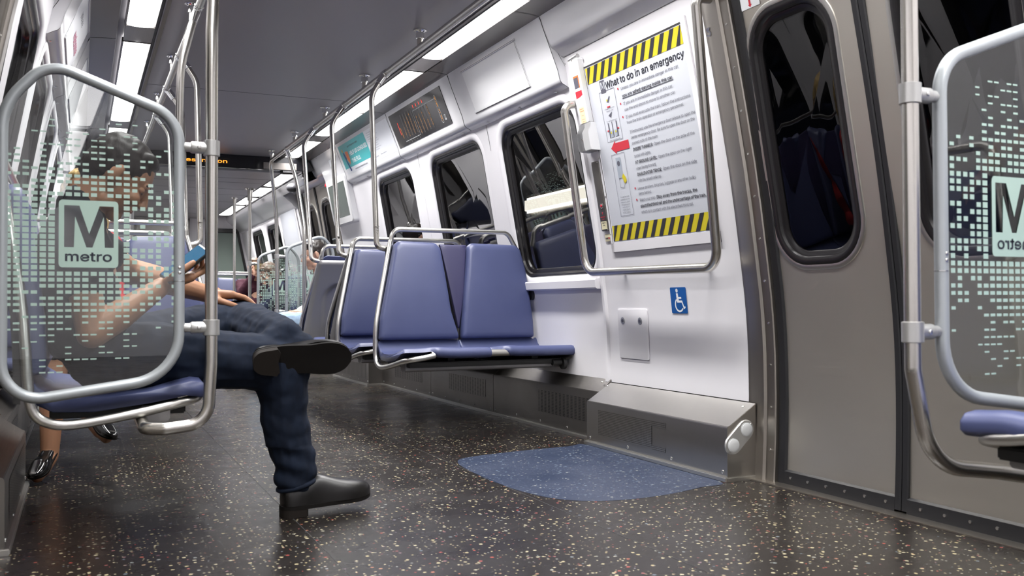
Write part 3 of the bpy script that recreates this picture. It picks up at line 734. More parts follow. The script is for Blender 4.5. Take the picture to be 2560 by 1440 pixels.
partition(1.605, 8.56, 1, True, 'small distant glass partition nearer the camera, at the far right doorway', 'S-bent steel pole at the far end of the right handrail, holding a glass partition',
          [(1.60, 8.56, 1.42), (1.575, 8.52, 1.62), (1.545, 8.48, 1.82), (1.53, 8.44, 1.90), (1.525, 8.38, 1.93)], 'glass partitions with metro logos', 8)
partition(1.625, 10.17, 1, False, 'small distant glass partition in front of the woman with brown hair', 'distant straight steel pole with a broad ceiling socket beside the maroon-clad passenger',
          [(1.625, 10.17, 1.6), (1.625, 10.17, 1.885)], 'glass partitions with metro logos', 11, bottom='straight')
partition(.385, 8.56, -1, False, 'small distant glass partition on the left side behind the near one', 'steel pole at the far end of the left handrail',
          [(.385, 8.56, 1.42), (.41, 8.52, 1.62), (.44, 8.48, 1.82), (.45, 8.44, 1.90), (.455, 8.38, 1.93)], 'glass partitions with metro logos', 13)
for (x, y, lab) in ((1.625, 10.17, None), (1.60, 11.1, 'slim distant steel pole in front of the end seats')):
    mb = MB(); mb.tube([(x, y, Z2), (x, y, Z2 - .006), (x, y, Z2 - .018), (x, y, Z2 - .02), (x, y, Z2 - .13)], 0, 18, True, [.055, .055, .05, .028, .026] if lab is None else [.04, .04, .035, .020, .017])
    if lab is None: o = mb.build('ceiling_socket', M['tube']); tag(o, 'broad steel ceiling socket at the top of the distant straight pole', 'pole socket')
    else:
        pe = thing('grab_pole', lab, 'grab pole', (x, y, 0)); off(mb, (x, y, 0)).build('ceiling_socket', M['tube'], pe); t = MB(); t.tube([(0, 0, .0), (0, 0, Z2 - .1)], .0155, 14); t.build('pole', M['tube'], pe)

# ================================================================= OVERHEAD HANDRAILS AND SEAT POLES
def mr(x, s): return mx(x, s) - (.02 if s < 0 else 0)
def handrail(s, y0, y1, posts, joints, label):
    x = mr(1.525, s); loc = (x, (y0 + y1) / 2, 1.93); e = thing('overhead_handrail', label, 'handrail', loc)
    t = MB(); t.tube([(x, y0, 1.93), (x, y1, 1.93)], .0172, 16); off(t, loc).build('rail', M['tube'], e)
    for y in posts:
        p = MB(); p.tube([(x, y, 1.93), (x, y, 1.985)], .0150, 14); off(p, loc); po = p.build('post', M['tube'], e)
        c = MB(); c.tube([(x, y, 1.975), (x, y, 2.003), (x, y, 2.007), (x, y, 2.012), (x, y, 2.0195)], 0, 18, True, [.0205, .0205, .024, .034, .034]); off(c, loc); c.build('flange', M['chrome'], po)
def seat_pole(s, y, kind, label, group, ybot=None, xbot=None):
    """kind 'row': bows into the aisle and curls back to the seat; 'bench': runs down outside to the bench end"""
    x = mr(1.525, s); loc = (x, y, 0); e = thing('seat_pole', label, 'grab pole', loc, group)
    c = MB(); c.tube([(x, y - .032, 1.93), (x, y - .030, 1.93), (x, y + .030, 1.93), (x, y + .032, 1.93)], 0, 18, True, [.0180, .0215, .0215, .0180])
    if kind == 'row':
        d = Vector((mr(1.482, s), y - .010, 1.868)); a = Vector((x, y, 1.93))
        c.tube([a, a + (d - a) * .98, a + (d - a) * 1.0], 0, 16, True, [.0190, .0190, .0165]); yb = ybot or y - .12; xb = mr(1.488, s)
        pts = fillet([a + (d - a) * .6, Vector((mr(1.458, s), y - .015, 1.828)), Vector((mr(1.436, s), y - .05, 1.0 + .0)), Vector((mr(1.455, s), yb, .955)), Vector((xb, yb, .962))], [0, .22, .075, .02, 0], 9)
        pts = [a + (d - a) * .6] + fillet([Vector((mr(1.482, s), y - .010, 1.868)), Vector((mr(1.440, s), y - .02, 1.80)), Vector((mr(1.436, s), yb, .968)), Vector((xb + .0, yb, .955))], [0, .16, .06, 0], 10)
    else:
        d = Vector((mr(1.548, s), y - .01, 1.862)); a = Vector((x, y, 1.93))
        c.tube([a, d], .0190, 16); yb = y + (-.30 if s > 0 else .0)
        q = 1.601
        pts = [a + (d - a) * .6] + fillet([d, Vector((mr(q, s), y - .05, 1.66)), Vector((mr(q + .005, s), yb, 1.25)), Vector((mr(q + .005, s), yb, .40))], [0, .35, .35, 0], 10)
    c2 = off(c, loc).build('rail_fitting', M['chrome'], e)
    t = MB(); t.tube(pts, .0165 if kind == 'bench' else .0152, 16); off(t, loc).build('pole', M['tube'], e)
    if kind == 'row':
        k = MB()
        for z in (1.058, 1.044): k.disc((mr(1.4362, s), yb - .0145, z), (0, -1, 0), .0038, .003, 8)
        k.tube([(mr(1.4362, s), yb, 1.0745), (mr(1.4362, s), yb, 1.0755)], .0156, 14); off(k, loc).build('screw', M['screw'], e)
handrail(1, 1.35, 8.39, (1.4, 2.4, 3.40, 4.405, 5.41, 6.40, 7.40, 8.38), None, 'long steel handrail under the ceiling on the right, beside the ceiling lights')
handrail(-1, 3.05, 8.39, (3.42, 4.43, 5.41, 6.40, 7.40, 8.38), None, 'long steel handrail under the ceiling on the left side')
seat_pole(1, 4.99, 'row', 'steel pole curling onto the frame of the nearest blue double seat', None, 4.86)
seat_pole(1, 5.89, 'row', 'steel pole curling onto the frame of the second blue double seat', None, 5.66)
seat_pole(1, 6.705, 'row', 'steel pole curling onto the steel-backed seat on the right', None, 6.42)
seat_pole(1, 7.73, 'bench', 'steel pole slanting from the right handrail to the bench behind the steel-backed seat', None)
seat_pole(-1, 4.19, 'bench', 'thick curved steel pole behind the near left partition, fitted to the left handrail', None)
seat_pole(-1, 5.05, 'row', 'steel pole on the left ending in a curl beside the phone', None, 4.92)
seat_pole(-1, 5.83, 'row', 'steel pole of the second left row, seen through the glass partition', None, 5.60)
seat_pole(-1, 6.68, 'row', 'distant left seat pole of the third row, seen through the glass partition', None, 6.40)
seat_pole(-1, 8.17, 'bench', 'distant left pole slanting down from the end of the left handrail', None)

# ================================================================= SEATS
W2 = .905      # width of a double seat
def lean(z, L=.11): t = max(0, (z - .42) / .57); return L * t ** 1.15 + (-.012 * math.sin(PI * min(1, t)) )
def pad(mb, outline, fn, depth, mi=0, back=.010):
    """cushion: outline in 2D, fn(a, b, h) -> point, h is height off the shell"""
    cx = sum(p[0] for p in outline) / len(outline); cz = sum(p[1] for p in outline) / len(outline); loops = []
    for k, h in ((.985, -back), (1.0, .10), (1.0, .38), (.988, .66), (.965, .86), (.93, .96), (.86, 1.0), (.6, 1.03), (.3, 1.04), (.02, 1.04)):
        loops.append([fn(cx + (p[0] - cx) * k, cz + (p[1] - cz) * k, (h * depth if h > 0 else h)) for p in outline])
    mb.loft(loops, True, True, True, mi)
def refine(poly, d=.03):
    out = []
    for i in range(len(poly)):
        a, b = Vector((*poly[i - 1], 0)), Vector((*poly[i], 0)); n = max(1, int((b - a).length / d))
        for k in range(n): p = a.lerp(b, k / n); out.append((p.x, p.y))
    return out
def make_seat(label, group, L=.11, notch=.17):
    """double seat facing -Y, origin on the floor under the aisle end of the backrest"""
    e = thing('double_seat', label, 'seat', (0, 0, 0), group)
    mid = .462
    # backrests
    for k, pts in enumerate(([(.012, .474), (mid - .004, .474), (mid - .045, .62), (.385, .965), (.360, .992), (.155, .998), (.125, .975), (.052, .70), (.022, .58)],
                             [(mid + .004, .474), (W2 - .006, .474), (W2 - .006, .56), (.880, .86), (.862, .965), (.838, .990), (.572, .995), (.545, .975), (.500, .72), (mid + .012, .54)])):
        o2 = [(p.x, p.y) for p in fillet([(a, b, 0) for a, b in pts], [.012, .012, .3, .03, .03, .03, .03, .3, .1] if k == 0 else [.012, .012, .1, .3, .03, .03, .03, .03, .3, .1], 4, True)]
        mb = MB(); pad(mb, refine(o2), lambda a, b, h: (a, lean(b, L) - h - .004, b), .042); mb.build('backrest', M['vinyl'], e, angle=60)
    wd = MB(); o2 = refine([(.39, .985), (.545, .985), (.50, .70), (mid + .004, .53), (mid - .004, .53), (.43, .70)])
    pad(wd, o2, lambda a, b, h: (a, lean(b, L) - h, b), .014); wd.build('centre_insert', M['vinyl_dark'], e, angle=60)
    # cushions: side profile swept across with rounded ends
    prof = [(-.002, .472), (-.022, .444), (-.055, .421), (-.11, .409), (-.20, .409), (-.30, .421), (-.38, .439), (-.415, .447), (-.440, .443), (-.453, .428), (-.453, .408), (-.440, .396), (-.425, .400), (-.40, .404), (-.30, .386), (-.16, .368), (-.06, .372), (-.01, .40)]
    cy, cz = -.22, .415
    for x0, x1, n0, n1 in ((.012, mid - .002, notch, .0), (mid + .002, W2 + .045, .10, .0)):
        mb = MB(); loops = []
        xs = [x0, x0 + .004, x0 + .014, x0 + .03] + [x0 + .03 + (n0 + .02 - .03) * q / 14 for q in range(1, 15)] + [x0 + n0 + .05, (x0 + x1) / 2 + .06, x1 - .05, x1 - .03, x1 - .014, x1 - .004, x1]
        for i, x in enumerate(xs):
            m_ = min(i, len(xs) - 1 - i); k = (.90, .955, .985, 1.0)[min(3, m_)]; lp = []
            for (y, z) in prof:
                yy, zz = y, z
                if (notch > .1 or x0 > .1) and x < x0 + n0 and y < -.36:      # hand hold notch at the front
                    t = max(0, min(1, (x0 + n0 - x) / .035)); t = t * t * (3 - 2 * t); fy = max(0, min(1, (-.36 - y) / .05)); zz = z + (max(z, .428) - z) * t * fy; yy = y + .016 * t * fy * (y < -.43)
                lift = .006 * math.exp(-((x - x0 - n0) / .05) ** 2) if y < -.3 else 0
                lp.append((x, yy, cz + (zz - cz) * k + lift + (.012 * max(0, (x - .8) / .1) * (y < -.3) if x > .8 else 0) * 0))
            loops.append(lp)
        mb.loft(loops, True, True, True); mb.build('cushion', M['vinyl'], e, angle=80)
    # frame: side tubes, front edge tube, top grab rail
    yT = lean(.99, L)
    for x in (.0, W2 - .002):
        tp = .118 if x < .1 else -.052
        if x > .1: pts = [(x - .01, .010, .56), (x, .004, .44), (x, -.03, .36), (x, -.12, .345), (x + .02, -.38, .384), (x + .045, -.435, .400)]
        else: pts = [(x + tp, yT + .004, 1.0), (x + .080, lean(.85, L) + .006, .85), (x + .036, lean(.68, L) + .004, .68), (x + .006, .006, .55), (x, .000, .46), (x, -.010, .385), (x + .002, -.045, .350), (x + .006, -.11, .340), (x + .014, -.26, .360), (x + .026, -.38, .384), (x + .052, -.428, .394), (x + .11, -.440, .402), (x + .165, -.442, .412)]
        mb = MB(); mb.tube(spline(pts, 4), .0138, 12); mb.build('side_tube', M['seatframe'], e)
    ft = MB(); ft.tube([(.15, -.428, .420), (.30, -.43, .418), (.60, -.43, .418), (W2 + .052, -.43, .418), (W2 + .060, -.43, .418)], 0, 12, True, [.016, .017, .0175, .0185, .012]); ft.build('front_tube', M['seatframe'], e)
    rz = 1.062
    pts = fillet([(.118, yT + .002, .97), (.128, yT + .006, rz), (W2 - .100, yT + .008, rz), (W2 - .050, yT + .004, .97)], [0, .055, .055, 0], 8)
    mb = MB(); mb.tube(pts, .0128, 14); mb.build('grab_rail', M['seatframe'], e)
    # pressed steel shell behind the cushions, with two arched knee recesses
    sh = MB(); nx, nz = 44, 34; g = []
    for j in range(nz + 1):
        z = .40 + .565 * j / nz; row = []
        for i in range(nx + 1):
            t = i / nx; t2 = .012 + .085 * max(0, (z - .47) / .52); xa = t2; xb = W2 - .012 - .045 * max(0, (z - .6) / .4); x = xa + (xb - xa) * t
            d = .030
            for c in (.255, .675):
                w_ = .118 - .02 * (z - .4); top = .80
                u = abs(x - c) / w_; ez = max(0, (z - (top - w_)) / w_); rr = math.hypot(u, ez) if z > top - w_ else u
                k = max(0, min(1, (1.08 - rr) / .22)); k = k * k * (3 - 2 * k); d -= .022 * k
            edge = min(1, min(x - xa, xb - x, .965 - z + .002) / .018); d *= max(.15, edge) ** .5
            row.append((x, lean(z, L) + d + .006, z))
        g.append(row)
    sh.loft(g, closed=False); sh.build('back_shell', M['shell'], e, angle=70)
    # under-seat beam and wall bracket
    ub = MB(); ub.loft([[(x, y, z) for y, z in ((-.35, .330), (-.29, .330), (-.282, .338), (-.282, .378), (-.358, .378), (-.358, .338))] for x in (.045, .10, W2 - .2, W2 + .0)], True, True, True)
    ub.build('beam', M['shell'], e, bevel=.002)
    pn = MB(); pn.box(.05, W2 - .02, -.40, -.05, .352, .378); pn.build('seat_pan', M['blackm'], e, bevel=.004)
    br = MB(); br.tube([(W2 - .05, -.30, .365), (W2 + .0, -.30, .365)], .03, 16); br.disc((W2 - .03, -.40, .352), (1, 0, 0), .030, .018, 20); br.disc((W2 - .085, -.40, .358), (1, 0, 0), .016, .05, 12)
    for x in (.27, .73): br.box(x, x + .035, -.345, -.325, .372, .392)
    br.build('wall_bracket', M['blackm'], e)
    bt = MB()
    for dy, dz in ((-.015, 0), (.012, .010)): bt.disc((W2 - .012, -.40 + dy, .352 + dz), (1, 0, 0), .006, .01, 8)
    bt.disc((W2 - .015, .005, .71), (1, 0, 0), .030, .022, 18); bt.build('bolt', M['rubber'], e)
    return e
def dup(root, loc, rz, label, group, flip=False):
    r = root.copy(); C.objects.link(r); r.location = loc; r.rotation_euler = (0, 0, rz); r['label'] = label; r.scale = (-1 if flip else 1, 1, 1)
    if group: r['group'] = group
    for ch in list(root.children):
        c = ch.copy(); C.objects.link(c); c.parent = r
    return r
seat_g = 'blue double seats'
S0 = make_seat('nearest blue double seat facing the camera, beside the big window', seat_g)
S1 = make_seat('blue double bench carrying the man with the phone, back to the left wall', seat_g, .065, .09)
XA = 1.387
S0.location = (XA, 4.72, 0)
dup(S0, (XA, 5.50, 0), 0, 'second blue double seat facing the camera, partly behind the nearest one', seat_g)
dup(S0, (XA, 5.76, 0), 0, 'blue double seat back to back with the second one, facing away', seat_g, False).scale = (1, -1, 1)
dup(S0, (XA, 6.53, 0), 0, 'double seat turned away, showing its brushed steel back shell', seat_g).scale = (1, -1, 1)
XL = 2 * XC - XA - .02
dup(S0, (XL, 4.78, 0), 0, 'nearest left double seat facing the camera, seen through the glass partition', seat_g, True)
dup(S0, (XL, 5.46, 0), 0, 'second left double seat, behind the one seen through the glass partition', seat_g, True)
dup(S0, (XL, 5.73, 0), 0, 'left double seat facing away in the middle of the row', seat_g).scale = (-1, -1, 1)
dup(S0, (XL, 6.50, 0), 0, 'farthest left double seat facing away', seat_g).scale = (-1, -1, 1)
S1.location = (-.125, 2.79, 0); S1.rotation_euler = (0, 0, R(90))
dup(S1, (2.03, 1.335, 0), R(-90), 'blue bench end at the right edge of the picture, below the mirrored partition', seat_g)
o = dup(S1, (2.165, 8.46, 0), R(-90), 'blue bench of the passenger in light jeans beside the far right doorway', seat_g)
dup(S1, (-.125, 7.55, 0), R(90), 'distant left blue bench before the far doorway', seat_g)
dup(S0, (XA, 11.95, 0), 0, 'blue double seat at the far end facing the camera, beside the maroon-clad passenger', seat_g)
dup(S0, (XA, 12.75, 0), 0, 'last blue double seat before the end wall', seat_g)
dup(S0, (XL, 11.95, 0), 0, 'left blue double seat at the far end', seat_g, True)
dup(S1, (2.165, 11.12, 0), R(-90), 'blue bench just beyond the far right doorway', seat_g)
# ================================================================= THINGS ON THE WALLS
def wfr(y0, z0, s=1, o=0.0):
    """frame on the side wall: x runs along the wall to the viewer's right, y up the slope"""
    def fn(x, y, z): return wl(y0 - x if s > 0 else y0 + x, z0 + y * .98, o + z, s)
    return fn
# emergency instruction poster, top left corner at Y 3.775, z 1.745
PW, PH = .762, .815
py0, pz0 = 3.775, .942
def pf(z): return wfr(py0, pz0, 1, z)
e = thing('safety_poster', 'large emergency instruction poster with yellow and black hazard stripes above and below', 'poster', wl(py0 - PW / 2, pz0 + PH / 2, 0))
LOC = tuple(e.location)
def psub(mb, name, m, o, parent=None):
    place(mb, wfr(py0, pz0, 1, o)); off(mb, LOC); return mb.build(name, m, parent or e, smooth=False)
def gridrect(x0, x1, y0, y1, n=14):
    mb = MB(); mb.loft([[(x0, y0 + (y1 - y0) * k / n, 0), (x1, y0 + (y1 - y0) * k / n, 0)] for k in range(n + 1)], closed=False); return mb
psub(gridrect(0, PW, 0, PH), 'sheet', M['poster'], .007)
fr = MB()
for (a, b, c, d) in ((-.022, 0, -.045, PH + .02), (PW, PW + .03, -.045, PH), (-.022, PW + .03, PH, PH + .022), (-.022, PW + .03, -.045, 0)):
    g = MB(); n = 10
    for k in range(n):
        y0_, y1_ = c + (d - c) * k / n, c + (d - c) * (k + 1) / n
        g.add([(x, y, z) for y in (y0_, y1_) for x, z in ((a, 0), (a, .008), (b, .008), (b, 0))], [(0, 1, 5, 4), (1, 2, 6, 5), (2, 3, 7, 6)] + ([(0, 1, 2, 3)] if k == 0 else []) + ([(4, 5, 6, 7)] if k == n - 1 else []))
    merge(fr, g)
fo = psub(fr, 'poster_frame', M['white'], .001)
ol = MB()
for (a, b, c, d) in ((-.004, .0, 0, PH), (-.004, PW, PH - .0, PH + .004)): merge(ol, gridrect(a, b, c, d, 14))
psub(ol, 'frame_joint', M['seam'], .0102, fo)
sc = MB()
for t in range(5): sc.disc((-.013, .04 + .18 * t, .008), (0, 0, 1), .0035, .002, 8)
psub(sc, 'screw', M['screw'], .001, fo)
for nme, y0_, y1_ in (('upper', PH - .078, PH - .006), ('lower', .006, .078)):
    g = gridrect(.004, PW - .004, y0_, y1_, 3); so = psub(g, 'hazard_band', M['yellow'], .0078)
    st = MB(); h = y1_ - y0_; x = .004 - .02
    while x < PW:
        q = [(x, y0_), (x + .028, y0_), (x + .028 + .042, y1_), (x + .042, y1_)]; q = [(min(max(a, .004), PW - .004), b) for a, b in q]
        if q[1][0] - q[0][0] > .001 or q[2][0] - q[3][0] > .001: st.add([(a, b, 0) for a, b in q], [(0, 1, 2, 3)])
        x += .066
    psub(st, 'black_stripe', M['ink'], .0086, so)
def ly(v): return PH * (1 - (v - 132) / 460.0)
L = []; B = 0.0; BD = .018
L.append(('What to do in an emergency', .150, PH * .845, .056, .600, .014, 'L'))
rows = [(218, 'Unless you are in immediate danger in this car,', .268, .435, 0), (236, 'you are safest staying inside this car.', .268, .385, 1), (255, 'If you are in immediate danger in this car,', .268, .375, 0), (270, 'use the end doors to move to another car.', .268, .385, 0),
        (288, 'If you must evacuate the train, follow the instructions', .268, .475, 0), (302, 'from the train operator or emergency personnel.', .268, .425, 0),
        (326, 'If instructed, use the emergency door release to open the', .280, .475, 0), (340, 'center emergency door. Be sure to open the door on the', .280, .465, 0), (354, 'correct side of the train:', .280, .20, 0),
        (386, 'tunnel with lights.', .280, .13, 0), (417, 'when facing forward.', .280, .155, 0), (447, 'with the raised walkway.', .280, .18, 0),
        (466, 'Leave strollers, bicycles, luggage or any other bulky', .268, .425, 0), (479, 'items behind.', .268, .10, 0), (495, 'Watch your step.', .268, .125, 0), (495, 'Stay away from the tracks, the', .400, .29, 1),
        (510, 'electrified third rail and the undercarriage of the train,', .268, .475, 1), (525, 'which is in contact with the electrified third rail.', .268, .385, 0),
        (370, 'INSIDE TUNNELS:', .280, .155, 1), (370, 'Open the door on the side of the', .445, .285, 0), (402, 'AT GROUND LEVEL:', .280, .170, 1), (402, 'Open the door on the right', .460, .235, 0),
        (432, 'ON ELEVATED TRACK:', .280, .190, 1), (432, 'Open the door on the side', .480, .235, 0)]
G = []
psub(text_mb(L), 'heading_text', M['ink'], .0084)
for v, t, x, wd, b in rows: psub(text_mb([(t, x, ly(v + 3), .0265, wd, .016 if b else .0, 'L')]), 'bold_text_line' if b else 'text_line', M['ink'] if b else M['ink_grey'], .0084)
ul = MB(); ul.add([(.268, ly(242.5), 0), (.653, ly(242.5), 0), (.653, ly(241), 0), (.268, ly(241), 0)], [(0, 1, 2, 3)]); psub(ul, 'underline', M['ink'], .0084)
pl = []
for v in (215, 252, 285, 463, 492): pl.append(circ(.245, ly(v), .0048))
ya = ly(352); pl.append([(.105, ya), (.145, ya + .030), (.145, ya + .019), (.255, ya + .019), (.255, ya - .019), (.145, ya - .019), (.145, ya - .030)])
pl.append([(.13, ly(247)), (.16, ly(247)), (.157, ly(250)), (.133, ly(250))]); pl.append([(.10, ly(305)), (.117, ly(305)), (.117, ly(308)), (.10, ly(308))]); pl.append([(.183, ly(305)), (.20, ly(305)), (.20, ly(308)), (.183, ly(308))])
psub(poly_mb(pl), 'arrow_and_bullets', M['red'], .0084)
def outline(x0, x1, y0, y1, t=.0018): return [rect_poly(x0, x1, y0, y1), rect_poly(x0 + t, x1 - t, y0 + t, y1 - t)]
bx = poly_mb(outline(.085, .215, ly(335), ly(207))); merge(bx, poly_mb(outline(.095, .205, ly(527), ly(368))))
_bd, _mm, _ = logo_polys(.125, PH * .862, .040, .056); merge(bx, poly_mb([_bd, _mm]))
merge(bx, poly_mb([rect_poly(.112, .12, ly(325), ly(287)), rect_poly(.18, .188, ly(325), ly(287)), rect_poly(.145, .150, ly(325), ly(287))]))
merge(bx, poly_mb([[(.135, ly(236)), (.165, ly(222)), (.168, ly(225)), (.15, ly(238))], [(.13, ly(270)), (.165, ly(262)), (.15, ly(276))]]))
merge(bx, text_mb([('Lift emergency door', .15, ly(254), .011, .085, 0, 'C'), ('release cover', .15, ly(260), .011, .06, 0, 'C'), ('Turn red handle down', .15, ly(285), .011, .09, 0, 'C'), ('Slide door panels open', .15, ly(333), .011, .09, 0, 'C')] +
      [(t, .15, ly(480 + 6.6 * i), .012, w_, 0, 'C') for i, (t, w_) in enumerate((('To call the train', .075), ('operator on the', .075), ('intercom: press', .075), ('the red button', .07), ('once, do not', .06), ('hold it down', .06), ('while talking.', .065)))]))
psub(bx, 'diagram_outline', M['ink_grey'], .0084)
psub(poly_mb([rect_poly(.125, .165, ly(430), ly(378)), rect_poly(.122, .142, ly(325), ly(308)), rect_poly(.158, .178, ly(325), ly(308))]), 'diagram_panel', M['grey_print'], .0083)
psub(poly_mb([circ(.145, ly(393), .012)] + outline(.130, .165, ly(455), ly(430), .002)), 'diagram_button', M['ink_grey'], .0088)
psub(poly_mb([[(.155, ly(428)), (.170, ly(420)), (.185, ly(430)), (.190, ly(440)), (.172, ly(446))], circ(.130, ly(313), .005), circ(.170, ly(313), .005), circ(.14, ly(232), .005)]), 'diagram_hand', M['yellow'], .0090)

def plate(name, label, cat, y0, z0, w, h, depth, m, r=.006, o=0.0, s=1, group=None, kind=None):
    """rounded plate on the wall, y0 = viewer's left edge, z0 = bottom"""
    loc = tuple(wl(y0, z0, 0, s)); e_ = thing(name, label, cat, loc, group)
    pts = rrect(0, w, 0, h, r, 5); mb = MB(); f0 = wfr(y0, z0, s, o); c = (w / 2, h / 2)
    loops = [[f0(x, y, 0) for x, y in pts], [f0(x, y, depth * .85) for x, y in pts], [f0(c[0] + (x - c[0]) * .985, c[1] + (y - c[1]) * .985, depth) for x, y in pts]]
    mb.loft(loops, True, True, True); off(mb, loc); mb.build('plate', m, e_, angle=40)
    def sub(mb_, nm_, mm_, dz, parent=None, smooth=False): place(mb_, wfr(y0, z0, s, o + depth + dz)); off(mb_, loc); return mb_.build(nm_, mm_, parent or e_, smooth=smooth)
    return e_, sub
# emergency door release box
e2, sub = plate('emergency_handle_box', 'white emergency door release box with a red label, above the grey intercom', 'emergency handle box', 3.865, 1.495, .088, .300, .030, M['white_plain'], .008, .004)
lo = MB(); pts = [(0, .505 - .5 - .12), (0, 0)]
b = MB(); f0 = wfr(3.865, 1.495, 1, .004); prof = [(.0, .030), (-.020, .034), (-.045, .052), (-.110, .054), (-.128, .050), (-.130, 0)]
b.loft([[f0(x, y, z) for y, z in prof] for x in (-.012, .100)], False); b.loft([[f0(x, y, z) for y, z in prof + [(0, 0)]] for x in (-.012, -.0118)], True, True, True); b.loft([[f0(x, y, z) for y, z in prof + [(0, 0)]] for x in (.100, .0998)], True, True, True)
off(b, tuple(e2.location)); b.build('release_cover', M['white_plain'], e2, angle=30)
sub(poly_mb([rect_poly(.018, .066, .165, .222)]), 'window_recess', M['ink_grey'], .0006); sub(poly_mb([[(.018, .222), (.066, .222), (.066, .165), (.059, .165), (.059, .214), (.018, .214)]]), 'orange_edge', M['orange'], .0012)
sub(poly_mb([rect_poly(.014, .074, .092, .152)]), 'red_label', M['redbox'], .0006)
ll = sub(poly_mb([rect_poly(.020, .066, .003, .078)]), 'cream_label', M['cream'], .0006)
sub(text_mb([('EMERGENCY', .043, .066, .008, .036, .02, 'C'), ('DOOR RELEASE', .043, .056, .008, .036, .02, 'C'), ('TO OPEN:', .043, .036, .008, .018, .01, 'C'), ('TURN RED', .043, .018, .008, .022, .01, 'C'), ('HANDLE', .043, .008, .008, .016, .01, 'C')]), 'label_text', M['orange'], .0012, ll)
k = MB(); [k.disc((x, y, 0), (0, 0, 1), .0035, .002, 8) for x, y in ((.012, .283), (.044, .288), (.076, .283), (.035, -.075), (.042, -.078))]; sub(k, 'screw', M['screw'], .024)
tp = MB(); tp.tube([(.005, .305, -.010), (.08, .31, -.010)], .010, 10); sub(tp, 'cable_entry', M['clampm'], 0)
# intercom
e3, sub = plate('emergency_intercom', 'grey-bronze intercom plate with a red button, left of the emergency poster', 'intercom', 3.862, 1.0, .062, .330, .006, M['bronze'], .004, .006)
g = MB()
for i in range(9): g.add([(.014 + .0 * i, .285 - .010 * i, 0), (.044, .285 - .010 * i, 0), (.044, .282 - .010 * i, 0), (.014, .282 - .010 * i, 0)], [(0, 1, 2, 3)])
sub(g, 'speaker_slot', M['blackm'], .0005)
b = MB(); b.disc((.034, .118, 0), (0, 0, 1), .012, .004, 18); bo = sub(b, 'button_ring', M['screw'], 0, None, True); b = MB(); b.disc((.034, .118, .003), (0, 0, 1), .007, .004, 16, dome=1); sub(b, 'red_button', M['redbox'], 0, bo, True)
lb = sub(poly_mb([rect_poly(.006, .056, .008, .100)]), 'instruction_label', M['cream'], .0006)
sub(poly_mb([[(.031, .094), (.038, .085), (.033, .085), (.033, .078), (.029, .078), (.029, .085), (.024, .085)]]), 'arrow', M['red'], .0012, lb)
sub(text_mb([('EMERGENCY', .031, .064, .010, .042, .03, 'C'), ('ONLY', .031, .053, .010, .018, .03, 'C')]), 'red_text', M['red'], .0012, lb); sub(text_mb([('PUSH TO', .031, .036, .010, .03, .03, 'C'), ('TALK', .031, .025, .010, .018, .03, 'C')]), 'black_text', M['ink'], .0012, lb)
k = MB(); [k.disc((x, y, 0), (0, 0, 1), .003, .002, 8) for x, y in ((.006, .322), (.056, .322), (.006, .005), (.056, .005))]; sub(k, 'screw', M['screw'], 0)
e4, sub = plate('car_number_label', 'small cream car number label under the intercom', 'label', 3.852, .952, .050, .034, .0008, M['cream'], .001, .004)
sub(text_mb([('CAR#', .004, .011, .014, .022, .04, 'L')]), 'black_text', M['ink'], .0006); sub(text_mb([('7349', .027, .011, .014, .020, .04, 'L')]), 'red_text', M['red'], .0006)
# wheelchair sign
e5, sub = plate('wheelchair_sign', 'square blue wheelchair sticker on the white wall below the poster', 'sign', 3.372, .617, .114, .112, .0008, M['signblue'], .006, .002)
hp = [circ(.049, .098, .0085, 18)]
hp.append([(.042, .086), (.055, .086), (.057, .070), (.078, .070), (.078, .062), (.058, .062), (.059, .055), (.082, .055), (.094, .028), (.101, .031), (.104, .024), (.091, .018), (.078, .046), (.046, .046)])
ar = []; 
for k_ in range(19): a = R(128 + 200 * k_ / 18); ar.append((.060 + .032 * math.cos(a), .037 + .032 * math.sin(a)))
for k_ in range(18, -1, -1): a = R(128 + 200 * k_ / 18); ar.append((.060 + .0245 * math.cos(a), .037 + .0245 * math.sin(a)))
mb = MB(); [merge(mb, poly_mb([p])) for p in hp + [ar]]; sub(mb, 'wheelchair_symbol', M['signwhite'], .0006)
# access panel with two locks
e6, sub = plate('access_panel', 'small white access hatch with two round locks under the grab loop', 'access panel', 3.815, .405, .250, .234, .005, M['white'], .008, .001)
g = MB(); mo = poly_mb([rect_poly(.026, .224, .024, .20), rect_poly(.0275, .2225, .0255, .1985)]); sub(mo, 'inner_edge', M['seam'], .0004)
for x in (.045, .193):
    k = MB(); k.tube([(x, .178, 0), (x, .178, .004), (x, .178, .0045)], 0, 20, True, [.017, .017, .014]); lo = sub(k, 'lock', M['clampm'], 0, None, True); k = MB(); k.disc((x, .178, .004), (0, 0, 1), .008, .002, 14); sub(k, 'lock_core', M['ink_grey'], 0, lo, True)
# number 3 on the door frame
e7 = MB(); n3 = text_mb([('3', 0, 0, .060, .026, .01, 'L')]); place(n3, wfr(2.870, 1.650, 1, .0092)); o = n3.build('frame_number', M['ink_grey'], smooth=False); tag(o, 'dark numeral 3 on the steel door frame', 'number')
# label above the door window
e8, sub = plate('door_label', 'white label with red print at the top of the left door leaf', 'label', 2.700, 1.700, .10, .07, .0008, M['signwhite'], .003, -.0285)
sub(poly_mb([[(.040, .012), (.060, .012), (.05, .002)], rect_poly(.045, .055, .012, .03)]), 'red_print', M['red'], .0006)
